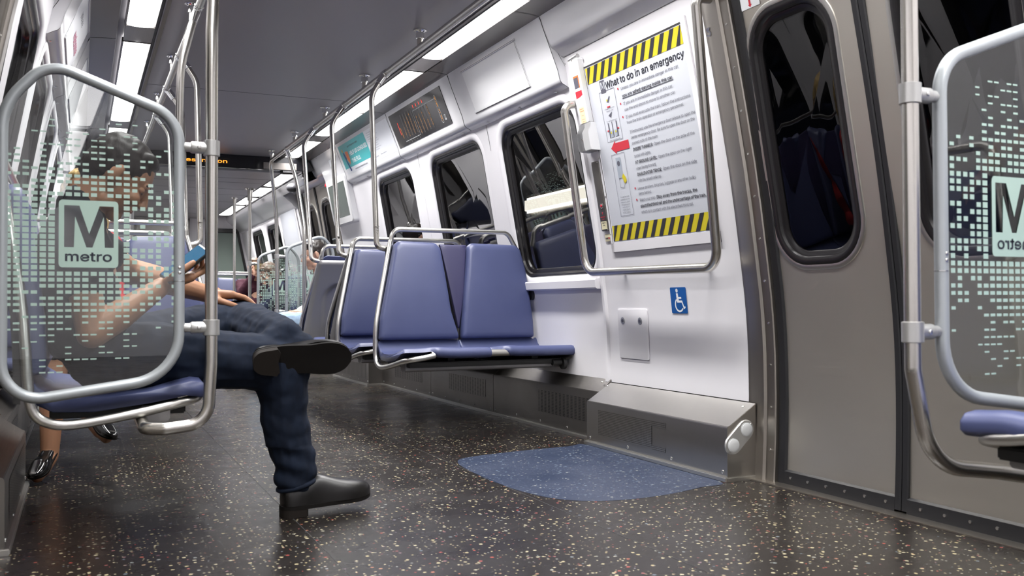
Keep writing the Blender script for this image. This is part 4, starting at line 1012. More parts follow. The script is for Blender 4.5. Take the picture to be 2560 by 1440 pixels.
# grab loop under the poster
pts = fillet([wl(3.885, 1.600, .0), wl(3.895, 1.590, .085), wl(3.935, .808, .085), wl(2.915, .795, .085), wl(2.80, 1.765, .085), wl(2.80, 1.77, .02)], [0, .065, .075, .080, .06, 0], 12)
t = MB(); t.tube(pts, .0190, 18); lc = (2.22, 3.4, .8); e9 = thing('grab_loop', 'large U-shaped steel grab loop standing off the wall in front of the poster', 'grab rail', lc); off(t, lc).build('loop_tube', M['tube'], e9)
k = MB()
for y in (3.72, 3.08): k.tube([wl(y, .80, .08), wl(y, .80, .0)], .009, 12)
off(k, lc).build('standoff', M['tube'], e9)

# ================================================================= THINGS ON THE BULKHEADS (local frame on the slanted face)
def bfr(y0, s=1, o=0.0):
    A, B = Vector((2.0525, 0, 1.782)), Vector((1.978, 0, 1.965)); up = (B - A).normalized(); nrm = Vector((-up.z, 0, up.x))
    if nrm.x > 0: nrm = -nrm
    def fn(x, y, z):
        p = A + up * (y * 1.04) + nrm * (z + o); return Vector((mx(p.x, s), (y0 - x) if s > 0 else (y0 + x), p.z))
    return fn
def bplate(name, label, cat, y0, v0, w, h, m, s=1, depth=.003, group=None, r=.002):
    f0 = bfr(y0, s); loc = tuple(f0(w / 2, v0 + h / 2, 0)); e_ = thing(name, label, cat, loc, group); pts = rrect(0, w, v0, v0 + h, r, 3)
    mb = MB(); mb.loft([[f0(x, y, -.001) for x, y in pts], [f0(x, y, depth) for x, y in pts]], True, True, True); off(mb, loc).build('sheet', m, e_, angle=30)
    def sub(mb_, nm_, mm_, dz, parent=None, smooth=False): place(mb_, bfr(y0, s, depth + dz)); off(mb_, loc); return mb_.build(nm_, mm_, parent or e_, smooth=smooth)
    return e_, sub
# empty advertising frame
def ad_frame(y0, s, label, content=None):
    e_, sub = bplate('advert_holder', label, 'advert holder', y0, -.020, .715, .228, M['white_plain'] if content is None else M['ad_white'], s, .0015)
    for nm_, a, b, c, d in (('upper_bar', -.006, .721, .205, .214), ('lower_bar', -.006, .721, -.026, -.012)):
        g = MB(); g.box(a, b, c, d, 0, .005); sub(g, nm_, M['white_plain'], 0, None)
    ln = MB(); merge(ln, poly_mb([rect_poly(-.005, .72, .2085, .2105)])); merge(ln, poly_mb([rect_poly(.715, .718, -.025, .205)])); merge(ln, poly_mb([rect_poly(0, .72, -.0295, -.0265)]))
    sub(ln, 'frame_edge', M['seam'], .0056)
    return e_, sub
ad_frame(4.975, 1, 'empty white advert frame on the right bulkhead above the first window')
# LED route map
e_, sub = bplate('route_map_display', 'black LED route map screen glowing with amber and red station names', 'route map display', 6.375, -.020, 1.03, .228, M['black'], 1, .004)
rn = random.Random(4); gl = MB(); gd = MB(); rd = MB()
cols = [.225 + .055 * i for i in range(5)] + [.505 + .058 * i for i in range(5)]
gr = MB()
for i, x in enumerate(cols):
    up = i >= 5; y0_ = .010 if up else .028; ln_ = rn.uniform(.10, .135) if i % 4 else rn.uniform(.06, .08)
    y = y0_; xx = x
    while y < y0_ + ln_:
        if rn.random() > .22:
            w_ = rn.choice((.004, .007, .009)); xo = rn.choice((-.004, 0, .003)); gl.add([(xx + xo, y, 0), (xx + xo + w_, y, 0), (xx + xo + w_, y + .0022, 0), (xx + xo, y + .0022, 0)], [(0, 1, 2, 3)])
        y += .0042 if rn.random() > .1 else .010
    gr.add([(xx - .008, y0_ - .006, 0), (xx + .012, y0_ - .006, 0), (xx + .012, y0_ + .15, 0), (xx - .008, y0_ + .15, 0)], [(0, 1, 2, 3)])
y = .02
while y < .165:
    if rn.random() > .15: gl.add([(.915 - .01 + rn.choice((-.003, 0, .003)), y, 0), (.915, y, 0), (.915, y + .0026, 0), (.905, y + .0026, 0)], [(0, 1, 2, 3)])
    y += .0045
y = .03
while y < .10: gl.add([(.152, y, 0), (.160, y, 0), (.160, y + .002, 0), (.152, y + .002, 0)], [(0, 1, 2, 3)]); y += .0042
rd.add([(.128, .055, 0), (.136, .055, 0), (.136, .14, 0), (.128, .14, 0)], [(0, 1, 2, 3)])
for i in range(4): x = .60 + .058 * i; rd.add([(x - .09 + .0, .172, 0), (x - .08, .172, 0), (x - .08, .192, 0), (x - .09, .192, 0)], [(0, 1, 2, 3)])
sub(gr, 'station_column', mat('smoked_column', (.03, .03, .032), .3), .0004); sub(gl, 'amber_station_text', M['led_dim'], .0010); sub(rd, 'red_station_text', M['led_red'], .0010)
ml = MB(); P = [(.175, .004), (.475, .004), (.475, .158), (.90, .158)]
for a, b in zip(P, P[1:]):
    w_ = .0014; ml.box(min(a[0], b[0]) - w_, max(a[0], b[0]) + w_, min(a[1], b[1]) - w_, max(a[1], b[1]) + w_, 0, .0004)
for x in (.215, .27, .325, .38, .435): merge(ml, poly_mb([circ(x, .004, .0042, 10)])); merge(ml, text_mb([('L.', x + .012, -.012, .012, .012, .01, 'L')]))
for x in (.515, .573, .631, .69, .748): merge(ml, poly_mb([circ(x, .158, .0042, 10)]))
merge(ml, poly_mb([[(a, b) for a, b in rrect(.893, .925, .004, .176, .016, 6)], [(a, b) for a, b in rrect(.896, .922, .007, .173, .013, 6)]]))
_b, _m, _ = logo_polys(.965, .03, .026, .034); merge(ml, poly_mb([_b, _m]))
merge(ml, text_mb([('Last Stop', 0, 0, .010, .045, .01, 'L')]).__class__()) 
sub(ml, 'route_line', M['mapline'], .0012)
# teal advert
e_, sub = bplate('advert_poster', 'teal flu-shot advert with a figure holding an orange shield, beside a white text panel', 'advert', 7.81, -.025, 1.37, .236, M['ad_white'], 1, .002)
sub(poly_mb([rect_poly(.0, .78, .020, .211)]), 'teal_print', M['teal'], .0006)
sub(text_mb([('HELP US CONQUER', .26, .105, .058, .50, .03, 'L'), ('THE FLU.', .26, .045, .058, .25, .03, 'L')]), 'headline', M['signwhite'], .0012)
sub(text_mb([('BE AN EVERYDAY HERO', .26, .170, .022, .30, .02, 'L'), ('www.vaccinesforlife.com', .26, -.012, .024, .36, .01, 'L')] + [('this flu season protect you and yours', .84, .185 - .0155 * i, .012, .18 + .03 * (i % 3), 0, 'L') for i in range(10)] + [('wmata.com/flu', .84, .000, .014, .10, .01, 'L'), ('Ask your doctor today', 1.0, .004, .012, .14, 0, 'L')]), 'small_print', M['ink_grey'], .0012)
sub(poly_mb([[(.14, .150), (.225, .145), (.222, .08), (.185, .040), (.145, .08)]]), 'orange_shield', M['orange'], .0014)
sub(poly_mb([[(.085, .150), (.115, .145), (.140, .10), (.115, .080), (.095, .10)], [(.098, .085), (.112, .085), (.135, -.010), (.128, -.010)], [(.110, .085), (.124, .082), (.165, -.006), (.158, -.006)]]), 'figure', mat('figure_indigo', (.03, .07, .25), .5), .0012)
sub(poly_mb([circ(.088, .166, .014)]), 'figure_head', mat('figure_yellow', (.7, .45, .08), .5), .0014)
e_, sub = ad_frame(4.25, -1, 'white advert with pink lettering on the left bulkhead, seen above the partition', 1)
sub(text_mb([('you are', .18, .13, .055, .20, .0, 'L')]), 'dark_lettering', M['ink_grey'], .0012); sub(text_mb([('welcome', .25, .05, .075, .36, .02, 'L')]), 'pink_lettering', mat('pink_print', (.62, .05, .20), .4), .0012)
ad_frame(5.5, -1, 'empty white advert frame on the left bulkhead seen through the glass', None)
o = MB(); f0 = bfr(8.36); 
# small white sticker near the far end of the bulkhead
e_, sub = bplate('small_notice', 'small white notice on the right bulkhead beyond the teal advert', 'notice', 8.22, .10, .16, .055, M['signwhite']); sub(text_mb([('NOTICE', .02, .02, .02, .1, .02, 'L')]), 'print', M['grey_print'], .0006)

# ================================================================= FAR THINGS
# message sign across the ceiling step
loc = (XC, 8.80, 1.96); e = thing('message_sign', 'black message sign across the ceiling with amber letters', 'message sign', loc)
mb = MB(); P = [(.10, 1.900), (1.945, 1.900), (1.985, 1.915), (1.92, 2.018), (.12, 2.018), (.055, 1.915)]
mb.loft([[(x, y, z) for x, z in P] for y in (8.76, 8.86)], True, True, True); off(mb, loc).build('housing', M['black'], e, bevel=.004)
ls = text_mb([('destination', .76, 1.938, .062, .40, .01, 'L')]); place(ls, lambda x, y, z: (x + .04, 8.7575, y)); off(ls, loc).build('amber_text', M['led'], e, smooth=False)
g = MB(); g.box(.9, 1.22, 8.7585, 8.7595, 1.925, 1.985); off(g, loc).build('display_window', mat('smoked_window', (.02, .018, .016), .2), e)
g = MB(); g.box(1.52, 1.82, 8.75, 8.76, 1.905, 1.965); off(g, loc).build('steel_plate', M['cove'], e)
# screen in a white housing on the far wall panel
def wallbox(name, label, cat, y0, y1, z0, z1, depth, m, screen, inset, s=1, group=None):
    loc = tuple(wl((y0 + y1) / 2, (z0 + z1) / 2, 0, s)); e_ = thing(name, label, cat, loc, group); pts = rrect(y0, y1, z0, z1, .03, 5); c = ((y0 + y1) / 2, (z0 + z1) / 2)
    mb = MB(); mb.loft([[wl(c[0] + (y - c[0]) * k, c[1] + (z - c[1]) * k, o_, s) for y, z in pts] for k, o_ in ((1, 0), (1, depth * .8), (.97, depth))], True, True, True); off(mb, loc).build('housing', m, e_, angle=40)
    q = MB(); a, b = y0 + inset, y1 - inset; q.add([wl(y, z, depth + .001, s) for y, z in ((a, z0 + inset), (b, z0 + inset), (b, z1 - inset), (a, z1 - inset))], [(0, 1, 2, 3)]); off(q, loc).build('screen', screen, e_, smooth=False)
    return e_
wallbox('information_screen', 'white-framed information screen on the wall before the far doorway', 'screen', 7.90, 8.57, 1.375, 1.79, .055, M['white_plain'], M['display_glass'], .06)
e_ = wallbox('wall_notice_board', 'tall white notice board on the wall panel beyond the far doorway', 'notice board', 10.22, 11.05, .80, 1.84, .012, M['white_plain'], M['poster'], .02)
lc = tuple(e_.location); q = text_mb([('System map and safety notices', 0, 0, .05, .5, .01, 'L')]); place(q, lambda x, y, z: wl(10.95 - x, 1.70 + y, .014, 1)); off(q, lc)
q = MB(); q.add([wl(10.30, 1.56, .0135), wl(10.98, 1.56, .0135), wl(10.98, 1.572, .0135), wl(10.30, 1.572, .0135)], [(0, 1, 2, 3)]); off(q, lc).build('printed_line', M['ink_grey'], e_, smooth=False)
q = MB(); q.add([wl(10.36, 1.70, .0135), wl(10.42, 1.70, .0135), wl(10.42, 1.74, .0135), wl(10.36, 1.74, .0135)], [(0, 1, 2, 3)]); off(q, lc).build('orange_mark', M['orange'], e_, smooth=False)
q = MB(); q.add([wl(10.36, 1.64, .0135), wl(10.42, 1.64, .0135), wl(10.42, 1.68, .0135), wl(10.36, 1.68, .0135)], [(0, 1, 2, 3)]); off(q, lc).build('blue_mark', M['signblue'], e_, smooth=False)
# small emergency handle housing near the far door, with red knob
loc = tuple(wl(8.60, 1.7, .03)); e_ = thing('door_release_post', 'thin grey post with a red knob beside the far right doorway', 'door release', loc); mb = MB(); mb.tube([wl(8.60, 1.50, .03), wl(8.60, 1.84, .03)], .014, 12); off(mb, loc).build('post', M['seatframe'], e_); mb = MB(); mb.disc(wl(8.60, 1.76, .035), (-1, -.4, 0), .016, .02, 14, dome=1); off(mb, loc).build('red_knob', M['redbox'], e_)
for y, l in ((9.0, 'nearer'), (9.75, 'farther')):
    e_, sub = plate('door_notice', 'white strip notice on the far right door, %s of two' % l, 'notice', y + .12, 1.79, .24, .035, .001, M['signwhite'], .002, -.028); sub(text_mb([('DO NOT LEAN ON DOOR', .02, .012, .015, .2, .02, 'L')]), 'print', M['grey_print'], .0006)
# dome camera
mb = MB(); c = Vector((1.86, 9.15, 1.79)); ell_mb(mb, c, (.055, .07, .045)); o = mb.build('dome_camera', mat('smoked_dome', (.05, .05, .055), .3)); tag(o, 'dark smoked dome hanging under the right bulkhead at the far doorway', 'camera dome'); o.location = (0, 0, 0)
# end wall: door and cab window
E_ = bpy.data.objects.new('door_5', None); C.objects.link(E_); E_['kind'] = 'structure'
mb = MB(); mb.box(.70, 1.34, 13.965, 13.995, 0, 1.84); mb.build('leaf', M['door'], E_, bevel=.003)
mb = MB()
for a, b, c, d in ((.64, .70, 0, 1.88), (1.34, 1.40, 0, 1.88), (.64, 1.40, 1.84, 1.885)): mb.box(a, b, 13.95, 13.995, c, d)
mb.build('frame', M['steel_dark'], E_, bevel=.003)
mb = MB(); mb.box(1.20, 1.32, 13.90, 13.96, 1.55, 1.80); o = mb.build('end_wall_box', M['white_plain'], bevel=.012); tag(o, 'small white box high on the end wall by the door', 'box')
mb = MB(); mb.box(1.515, 1.555, 13.985, 13.995, 1.24, 1.32); o = mb.build('light_switch', M['bronze'], bevel=.002); tag(o, 'small switch plate on the white end wall', 'switch')
W_ = bpy.data.objects.new('window_20', None); C.objects.link(W_); W_['kind'] = 'structure'
P = [(1.70, .95), (2.235, .95), (2.07, 1.755), (1.70, 1.755)]; c = (1.93, 1.35)
g = MB(); g.loft([[(c[0] + (x - c[0]) * k, y, c[1] + (z - c[1]) * k) for x, z in P] for k, y in ((1.0, 13.995), (1.0, 13.97), (.86, 13.97), (.84, 13.985))]); g.build('gasket', M['gasket'], W_, smooth=False)
g = MB(); g.add([(c[0] + (x - c[0]) * .86, 13.984, c[1] + (z - c[1]) * .86) for x, z in P], [(0, 1, 2, 3)]); g.build('pane', mat('grey_green_cab_glass', (.20, .25, .22), .12), W_, smooth=False)
# ================================================================= PEOPLE
def axes(f, up=(0, 0, 1)):
    f = Vector(f).normalized(); r = f.cross(Vector(up)).normalized(); u = r.cross(f).normalized(); return r, f, u
def head_parts(c, fwd, neck, skin, hairm, hair='short', parent=None, hv=.005, up=(0, 0, 1), glasses=False):
    r, f, u = axes(fwd, up); c = Vector(c); rot = Matrix((r, f, u)).transposed()
    P = lambda x, y, z: c + r * x + f * y + u * z
    prims = [('e', P(0, -.008, .022), (.074, .094, .090), rot), ('e', P(0, .022, -.040), (.058, .068, .072), rot), ('e', P(0, .045, -.012), (.054, .045, .060), rot),
             ('c', P(0, .058, -.098), .024, P(0, .040, -.085), .034), ('c', P(-.035, .02, -.085), .028, P(.035, .02, -.085), .028),
             ('c', P(0, .090, .008), .008, P(0, .108, -.030), .0125), ('c', P(-.011, .098, -.034), .009, P(.011, .098, -.034), .009),
             ('c', P(-.030, .082, .020), .010, P(.030, .082, .020), .010), ('c', P(-.016, .086, -.060), .0085, P(.016, .086, -.060), .0085), ('c', P(-.014, .082, -.070), .0085, P(.014, .082, -.070), .0085),
             ('e', P(-.040, .070, -.030), (.020, .022, .022), rot), ('e', P(.040, .070, -.030), (.020, .022, .022), rot)]
    for s in (-1, 1):
        prims += [('e', P(s * .077, -.006, -.004), (.010, .018, .030), rot), ('c', P(s * .072, -.004, -.02), .010, P(s * .078, -.002, -.026), .008)]
    n = Vector(neck); prims += [('c', P(0, -.022, -.045), .056, n, .060)]
    return prims, P, rot
def head_detail(P, rot, body, hairm, hair, glasses=False, brows=True, down=False):
    if down:        # lowered lids with a dark lash line
        for s in (-1, 1):
            mb = MB(); ell_mb(mb, P(s * .031, .0745, .003), (.0135, .0120, .0100), rot, 12); mb.build('eyelid', M['skin'], body)
            mb = MB(); mb.tube([P(s * .031 + t * .0125, .0855 - .004 * t * t, -.0035 - .0015 * (1 - t * t)) for t in (-1, -.5, 0, .5, 1)], .0013, 6); mb.build('eyelashes', M['ink'], body)
    for s in (() if down else (-1, 1)):
        mb = MB(); ell_mb(mb, P(s * .031, .0755, .004), (.0115, .0115, .0095), rot, 10); e_ = mb.build('eye', M['signwhite'], body)
        mb = MB(); ell_mb(mb, P(s * .031, .0835, .002), (.0058, .0055, .0058), rot, 10); mb.build('iris', M['ink'], e_)
    mb = MB(); cap_mb(mb, P(-.018, .0915, -.064), .0035, P(.018, .0915, -.064), .0035, 8); mb.build('lips', M['lips'], body)
    if brows:
        mb = MB()
        for s in (-1, 1): cap_mb(mb, P(s * .018, .090, .024), .0032, P(s * .046, .080, .023), .0026, 6)
        mb.build('eyebrows', hairm, body)
    if glasses:
        mb = MB()
        for s in (-1, 1): mb.tube([P(s * .032 + .022 * math.cos(a), .095, .002 + .018 * math.sin(a)) for a in [2 * PI * k / 16 for k in range(16)]], .0018, 6, loop=True); mb.tube([P(s * .054, .092, .006), P(s * .078, .0, .008)], .0016, 6)
        mb.tube([P(-.010, .099, .004), P(.010, .099, .004)], .0018, 6); mb.build('glasses', M['ink'], body)
    hp = [('e', P(0, -.020, .036), (.081, .096, .088), rot), ('e', P(0, -.055, -.005), (.070, .058, .070), rot), ('e', P(0, .028, .086), (.060, .045, .026), rot)]
    if hair == 'short': hp += [('c', P(-.072, -.018, .02), .014, P(-.074, -.008, -.012), .008), ('c', P(.072, -.018, .02), .014, P(.074, -.008, -.012), .008), ('c', P(-.04, .040, .090), .018, P(.04, .040, .090), .018)]
    if hair == 'long':
        for s in (-1, 1): hp += [('c', P(s * .060, -.01, .03), .034, P(s * .078, -.015, -.12), .030), ('c', P(s * .078, -.015, -.12), .030, P(s * .07, .0, -.27), .018)]
        hp += [('c', P(0, -.07, 0), .07, P(0, -.075, -.20), .055)]
    if hair == 'bob':
        for s in (-1, 1): hp += [('c', P(s * .062, -.01, .04), .032, P(s * .075, .005, -.08), .030)]
        hp += [('c', P(0, -.06, 0), .068, P(0, -.06, -.09), .055)]
    rn_ = random.Random(2)
    dsp = lambda co, n: .0035 * noise.noise(co * 55) + .004 * noise.noise(co * 24)
    return hp, dsp
def hand_prims(w, k, pn, thumb, curl=(.35, .5, .35), spread=.10, sc=1.0, tc=.5, curls=None, fat=1.0):
    """w wrist, k middle knuckle, pn palm normal (palm side), thumb: which side the thumb sits"""
    w, k = Vector(w), Vector(k); d = (k - w).normalized(); pn = Vector(pn); pn = (pn - d * pn.dot(d)).normalized(); s = Vector(thumb); s = (s - d * s.dot(d) - pn * s.dot(pn)).normalized()
    K = w + d * .088 * sc; out = [('c', w - d * .01, .026 * sc, w + d * .03 * sc, .024 * sc)]
    fl = ((.030, .040, .024, .020, .0088), (.010, .045, .028, .022, .0090), (-.010, .042, .026, .021, .0086), (-.029, .034, .020, .018, .0078))
    for i, (o, a, b, c_, rr) in enumerate(fl):
        q = K + s * o * sc - d * abs(o + .0) * .18
        out.append(('c', w + s * o * .55 * sc + d * .012, .016 * sc, q, .0125 * sc))
        out.append(('c', w + s * o * .55 * sc + pn * .006 + d * .02, .015 * sc, q + pn * .004, .011 * sc))
        cu = curls[i] if curls else curl; dirv = (d + s * (o / .03) * spread).normalized(); p = q; ang = 0; r0 = rr * sc * fat
        for L_, an in ((a, cu[0]), (b, cu[1]), (c_, cu[2])):
            ang += an; v = dirv * math.cos(ang) + pn * math.sin(ang); p2 = p + v * L_ * sc; r1 = r0 * .90; out.append(('c', p, r0, p2, r1)); p = p2; r0 = r1
    b0 = w + s * .022 * sc + d * .018 * sc + pn * .008; t1 = b0 + (d * .55 + s * .65 + pn * .35).normalized() * .042 * sc; t2 = t1 + (d * (.85 - tc * .2) + s * (.25 - tc * .4) + pn * (.2 + tc * .5)).normalized() * .034 * sc; t3 = t2 + (d * .9 + pn * (.2 + tc * .4) - s * tc * .4).normalized() * .026 * sc
    out += [('c', b0, .017 * sc, t1, .0135 * sc), ('c', t1, .0118 * sc, t2, .0105 * sc), ('c', t2, .0102 * sc, t3, .0085 * sc)]
    return out
def shoe(origin, fwd, up, parent=None, m='leather', L=.30, kind='loafer', label=None, name='shoe'):
    """origin = centre of the heel underside"""
    f = Vector(fwd).normalized(); u = Vector(up); u = (u - f * u.dot(f)).normalized(); r = f.cross(u); O = Vector(origin); T = lambda x, y, z: O + f * x + r * y + u * z; k = L / .30
    W_ = [(0.0, .012), (.006, .022), (.02, .031), (.05, .036), (.09, .040), (.13, .0405), (.17, .041), (.205, .045), (.235, .046), (.262, .041), (.282, .031), (.294, .018), (.30, .008)]
    kw = 1.0 if kind == 'flat' else 1.13; W_ = [(x, y * kw) for x, y in W_]; out = [(x, y) for x, y in W_] + [(x, -y * .96) for x, y in W_[::-1]]
    out = [(p.x, p.y) for p in spline([(a, b, 0) for a, b in out], 2, True)]
    flat = kind == 'flat'; so = .006 if flat else .012; hb = .008 if flat else .024
    mb = MB(); rise = lambda x: .004 * max(0, (x - .22) / .08) ** 2 * 2
    zz = [T(x * k, y * k, hb + rise(x)) for x, y in out]; z1 = [T(x * k, y * k, hb + so + rise(x)) for x, y in out]; c0 = T(.15 * k, 0, hb)
    mb.loft([[c0 + (p - c0) * .97 for p in zz], zz, z1], True, True, True); e_ = thing(name, label, 'shoe', tuple(O)) if label else None
    par = e_ or parent; lo = tuple(O) if e_ else (0, 0, 0); off(mb, lo); s1 = mb.build('sole', M['sole'], par, angle=50)
    if not flat:
        hp = [(x, y) for x, y in out if x < .078]; hp = sorted([p for p in hp if p[1] > 0]) ; poly = [(x, y * .98) for x, y in hp] + [(.078, .030), (.072, 0), (.078, -.030)] + [(x, -y * .98) for x, y in hp[::-1]]
        mb = MB(); mb.loft([[T(x * k, y * k, 0) for x, y in poly], [T(x * k, y * k, hb) for x, y in poly]], True, True, True); off(mb, lo).build('heel', M['heel'], par, angle=50)
    # upper
    S = [(.003, .020, .050, .040), (.012, .031, .062, .036), (.035, .0365, .068, .030), (.065, .037, .064, .022), (.085, .035, .074, .0), (.105, .034, .086, .0), (.13, .035, .084, .0), (.16, .041, .074, .0), (.19, .0465, .064, 0), (.22, .0485, .057, 0), (.25, .046, .051, 0), (.275, .038, .043, 0), (.292, .024, .031, 0), (.299, .012, .018, 0)]
    S = [(x, w_ * kw, h, o_) for x, w_, h, o_ in S]
    if flat: S = [(x, w_ * .86, (.046 if x < .07 else .026 if x < .17 else h * .62), o_) for x, w_, h, o_ in S]
    mb = MB(); loops = []
    for x, w_, h, o_ in S:
        lp = []
        for j in range(17):
            a = PI * j / 16; cx, sx = math.cos(a), math.sin(a); lp.append(T(x * k, w_ * k * math.copysign(abs(cx) ** .62, cx), hb + so + rise(x) + h * k * abs(sx) ** .72))
        loops.append(lp)
    mb.loft(loops, False); mb.add(loops[0], [tuple(range(17))]); mb.add(loops[-1], [tuple(range(17))]); off(mb, lo); up_ = mb.build('upper', M[m], par, angle=75, subsurf=1)
    if not flat:
        mb = MB(); pts = [T(x * k, y * k, hb + so + .016 + .018 * (1 - abs(y) / .04)) for x, y in ((.175, .0435), (.215, .0405), (.25, .036), (.272, .022), (.279, 0), (.272, -.022), (.25, -.036), (.215, -.0405), (.175, -.0435))]
        pts = [T(x * k, y * k, hb + so + z) for x, y, z in ((.150, .034, .050), (.19, .037, .042), (.23, .036, .034), (.258, .028, .031), (.272, .012, .027), (.274, 0, .027), (.272, -.012, .027), (.258, -.028, .031), (.23, -.036, .034), (.19, -.037, .042), (.150, -.034, .050))]
        mb.tube(spline(pts, 4), .0022, 6); off(mb, lo).build('moc_seam', M[m], par)
    return e_, T

# ---- the seated man with the phone
me_ = thing('person', 'man in dark jeans, ankle on knee, looking at his phone behind the glass partition', 'person', (0.05, 3.0, .45))
PL = tuple(me_.location)
def adopt(o): o.parent = me_; o.location = (-PL[0], -PL[1], -PL[2]); return o
fw = (.78, -.05, -.62)
hp, HP, hrot = head_parts((.105, 3.03, 1.045), fw, (.005, 3.035, .935), 'skin', 'hair')
rs_, ls_ = Vector((-.015, 2.865, .875)), Vector((.0, 3.205, .885)); re_, le_ = Vector((.030, 2.800, .585)), Vector((.150, 3.40, .775)); rw, lw = Vector((.215, 2.885, .715)), Vector((.392, 3.395, .700))
prims = hp + [('c', (.0, 3.035, .93), .062, (-.005, 3.03, .86), .085), ('c', (-.01, 2.93, .86), .075, (-.005, 3.13, .86), .075), ('c', (-.01, 3.03, .80), .10, (.02, 3.03, .60), .105),
    ('c', rs_, .050, re_, .041), ('c', re_, .042, re_.lerp(rw, .35), .043), ('c', re_.lerp(rw, .35), .043, rw, .0265),
    ('c', ls_, .050, le_, .041), ('c', le_, .044, le_.lerp(lw, .35), .046), ('c', le_.lerp(lw, .35), .046, lw, .030)]
pn_phone = Vector((-.50, -.42, .62)).normalized(); pa = Vector((.75, 0, .66)); pa = (pa - pn_phone * pa.dot(pn_phone)).normalized(); pb = pn_phone.cross(pa); pc = Vector((.300, 2.875, .785)) + pn_phone * .012 - pa * .022
prims += hand_prims(rw, rw + Vector((.085, -.002, .030)), (-.25, -.1, .95), (-.1, -.95, .2), sc=.98, spread=.05, tc=.2, curls=[(.15, .45, .5), (.25, .6, .7), (.4, .8, .8), (.5, .9, .9)])
prims += hand_prims(lw, lw + Vector((.088, -.012, -.004)), (.05, -.05, -1), (.1, -1, -.1), sc=1.06, spread=.05, tc=.1, fat=1.14, curls=[(.22, .30, .25), (.28, .34, .25), (.34, .38, .3), (.42, .45, .3)])
body = adopt(blob('body', prims, M['skin'], .0034, 4))
hh, dsp = head_detail(HP, hrot, body, M['hair_fine'], 'short', down=True)
o = blob('hair', hh, M['hair_fine'], .0045, 2, disp=dsp); adopt(o)
folds = lambda a, f_: (lambda co, n: a * noise.noise(Vector((co.x * f_, co.y * f_, co.z * f_ * .7))) + a * .5 * noise.noise(co * f_ * 2.7))
shirt = [('c', (-.01, 2.92, .875), .080, (-.005, 3.14, .875), .080), ('c', (-.015, 2.96, .80), .112, (-.015, 3.10, .80), .112), ('c', (-.01, 2.96, .70), .115, (-.01, 3.10, .70), .115), ('c', (.02, 2.96, .60), .120, (.02, 3.10, .60), .120),
         ('c', (.0, 3.035, .90), .075, (.0, 3.035, .945), .066), ('c', rs_ + Vector((0, .02, .0)), .068, rs_.lerp(re_, .50), .064), ('c', ls_, .066, ls_.lerp(le_, .50), .062), ('c', (.07, 2.98, .585), .085, (.08, 3.10, .585), .085)]
adopt(blob('t_shirt', shirt, M['tshirt'], .006, 3, disp=folds(.006, 14)))
hipR, hipL = Vector((.06, 2.965, .525)), Vector((.06, 3.12, .525)); kR, kL = Vector((.560, 2.955, .482)), Vector((.505, 3.39, .600)); aR, aL = Vector((.622, 2.985, .135)), Vector((.575, 2.972, .552))
j = [('c', hipR, .105, hipL, .105), ('c', hipR, .098, hipR.lerp(kR, .5), .094), ('c', hipR.lerp(kR, .5), .094, kR, .086), ('c', kR + Vector((.01, 0, -.01)), .084, kR.lerp(aR, .5) + Vector((-.012, 0, 0)), .074), ('c', kR.lerp(aR, .5) + Vector((-.012, 0, 0)), .074, aR, .064),
     ('c', aR + Vector((-.006, 0, .02)), .066, aR + Vector((-.006, 0, -.012)), .066),
     ('c', hipL, .096, hipL.lerp(kL, .5), .090), ('c', hipL.lerp(kL, .5), .090, kL, .080), ('c', kL, .080, kL.lerp(aL, .5) + Vector((0, 0, .0)), .078), ('c', kL.lerp(aL, .5), .078, aL, .064), ('c', aL, .062, aL + Vector((-.02, -.010, -.01)), .060), ('c', (.54, 2.95, .535), .047, (.63, 2.94, .530), .043)]
adopt(blob('jeans', j, M['denim'], .0055, 3, disp=lambda co, n: .007 * noise.noise(Vector((co.x * 9, co.y * 9, co.z * 20))) + .0035 * noise.noise(co * 34) + (.0035 * math.sin(co.z * 95 + co.x * 40) if co.z < .22 else 0)))
hm = MB(); hm.tube([aR + Vector((-.002 + .056 * math.cos(a), .056 * math.sin(a), -.040 + .014 * math.cos(a))) for a in [2 * PI * k / 28 for k in range(28)]], 0.0075, 10, loop=True); adopt(hm.build('hem', M['denim']))
adopt(blob('sock', [('c', aR + Vector((0, .0, .0)), .042, (.612, 2.985, .075), .044), ('c', (.612, 2.985, .075), .044, (.66, 3.0, .055), .038)], M['sock'], .005, 2))
def man_shoe(org, f_, u_):
    s_ = thing('shoe', None, 'shoe', (0, 0, 0)); s_.pop('category', None) if 'category' in s_ else None
    if 'category' in s_: del s_['category']
    shoe(org, f_, u_, s_); adopt(s_); return s_
man_shoe((.568, 2.966, .0), (.965, .16, .018), (0, 0, 1))
man_shoe((.466, 2.848, .486), (.998, -.03, .0), (.03, .95, .28))
# phone in the hand
e_ = thing('smartphone', 'smartphone with a glowing blue screen in the seated man\'s hand', 'phone', tuple(pc)); mb = MB()
F_ = lambda x, y, z: pb * x + pa * y + pn_phone * z
pts = rrect(-.037, .037, -.074, .074, .008, 4); mb.loft([[F_(x, y, -.0045) for x, y in pts], [F_(x, y, .0045) for x, y in pts]], True, True, True); mb.build('case', M['blackm'], e_, angle=30, bevel=.001)
mb = MB(); mb.add([F_(x, y, .0054) for x, y in rrect(-.033, .033, -.068, .066, .004, 3)], [tuple(range(16))]); mb.build('screen', M['phone_screen'], e_, smooth=False)
mb = MB(); mb.add([F_(x, y, .0056) for x, y in rect_poly(-.030, .030, .0665, .0715)], [(0, 1, 2, 3)]); mb.build('earpiece_band', M['signwhite'], e_, smooth=False)

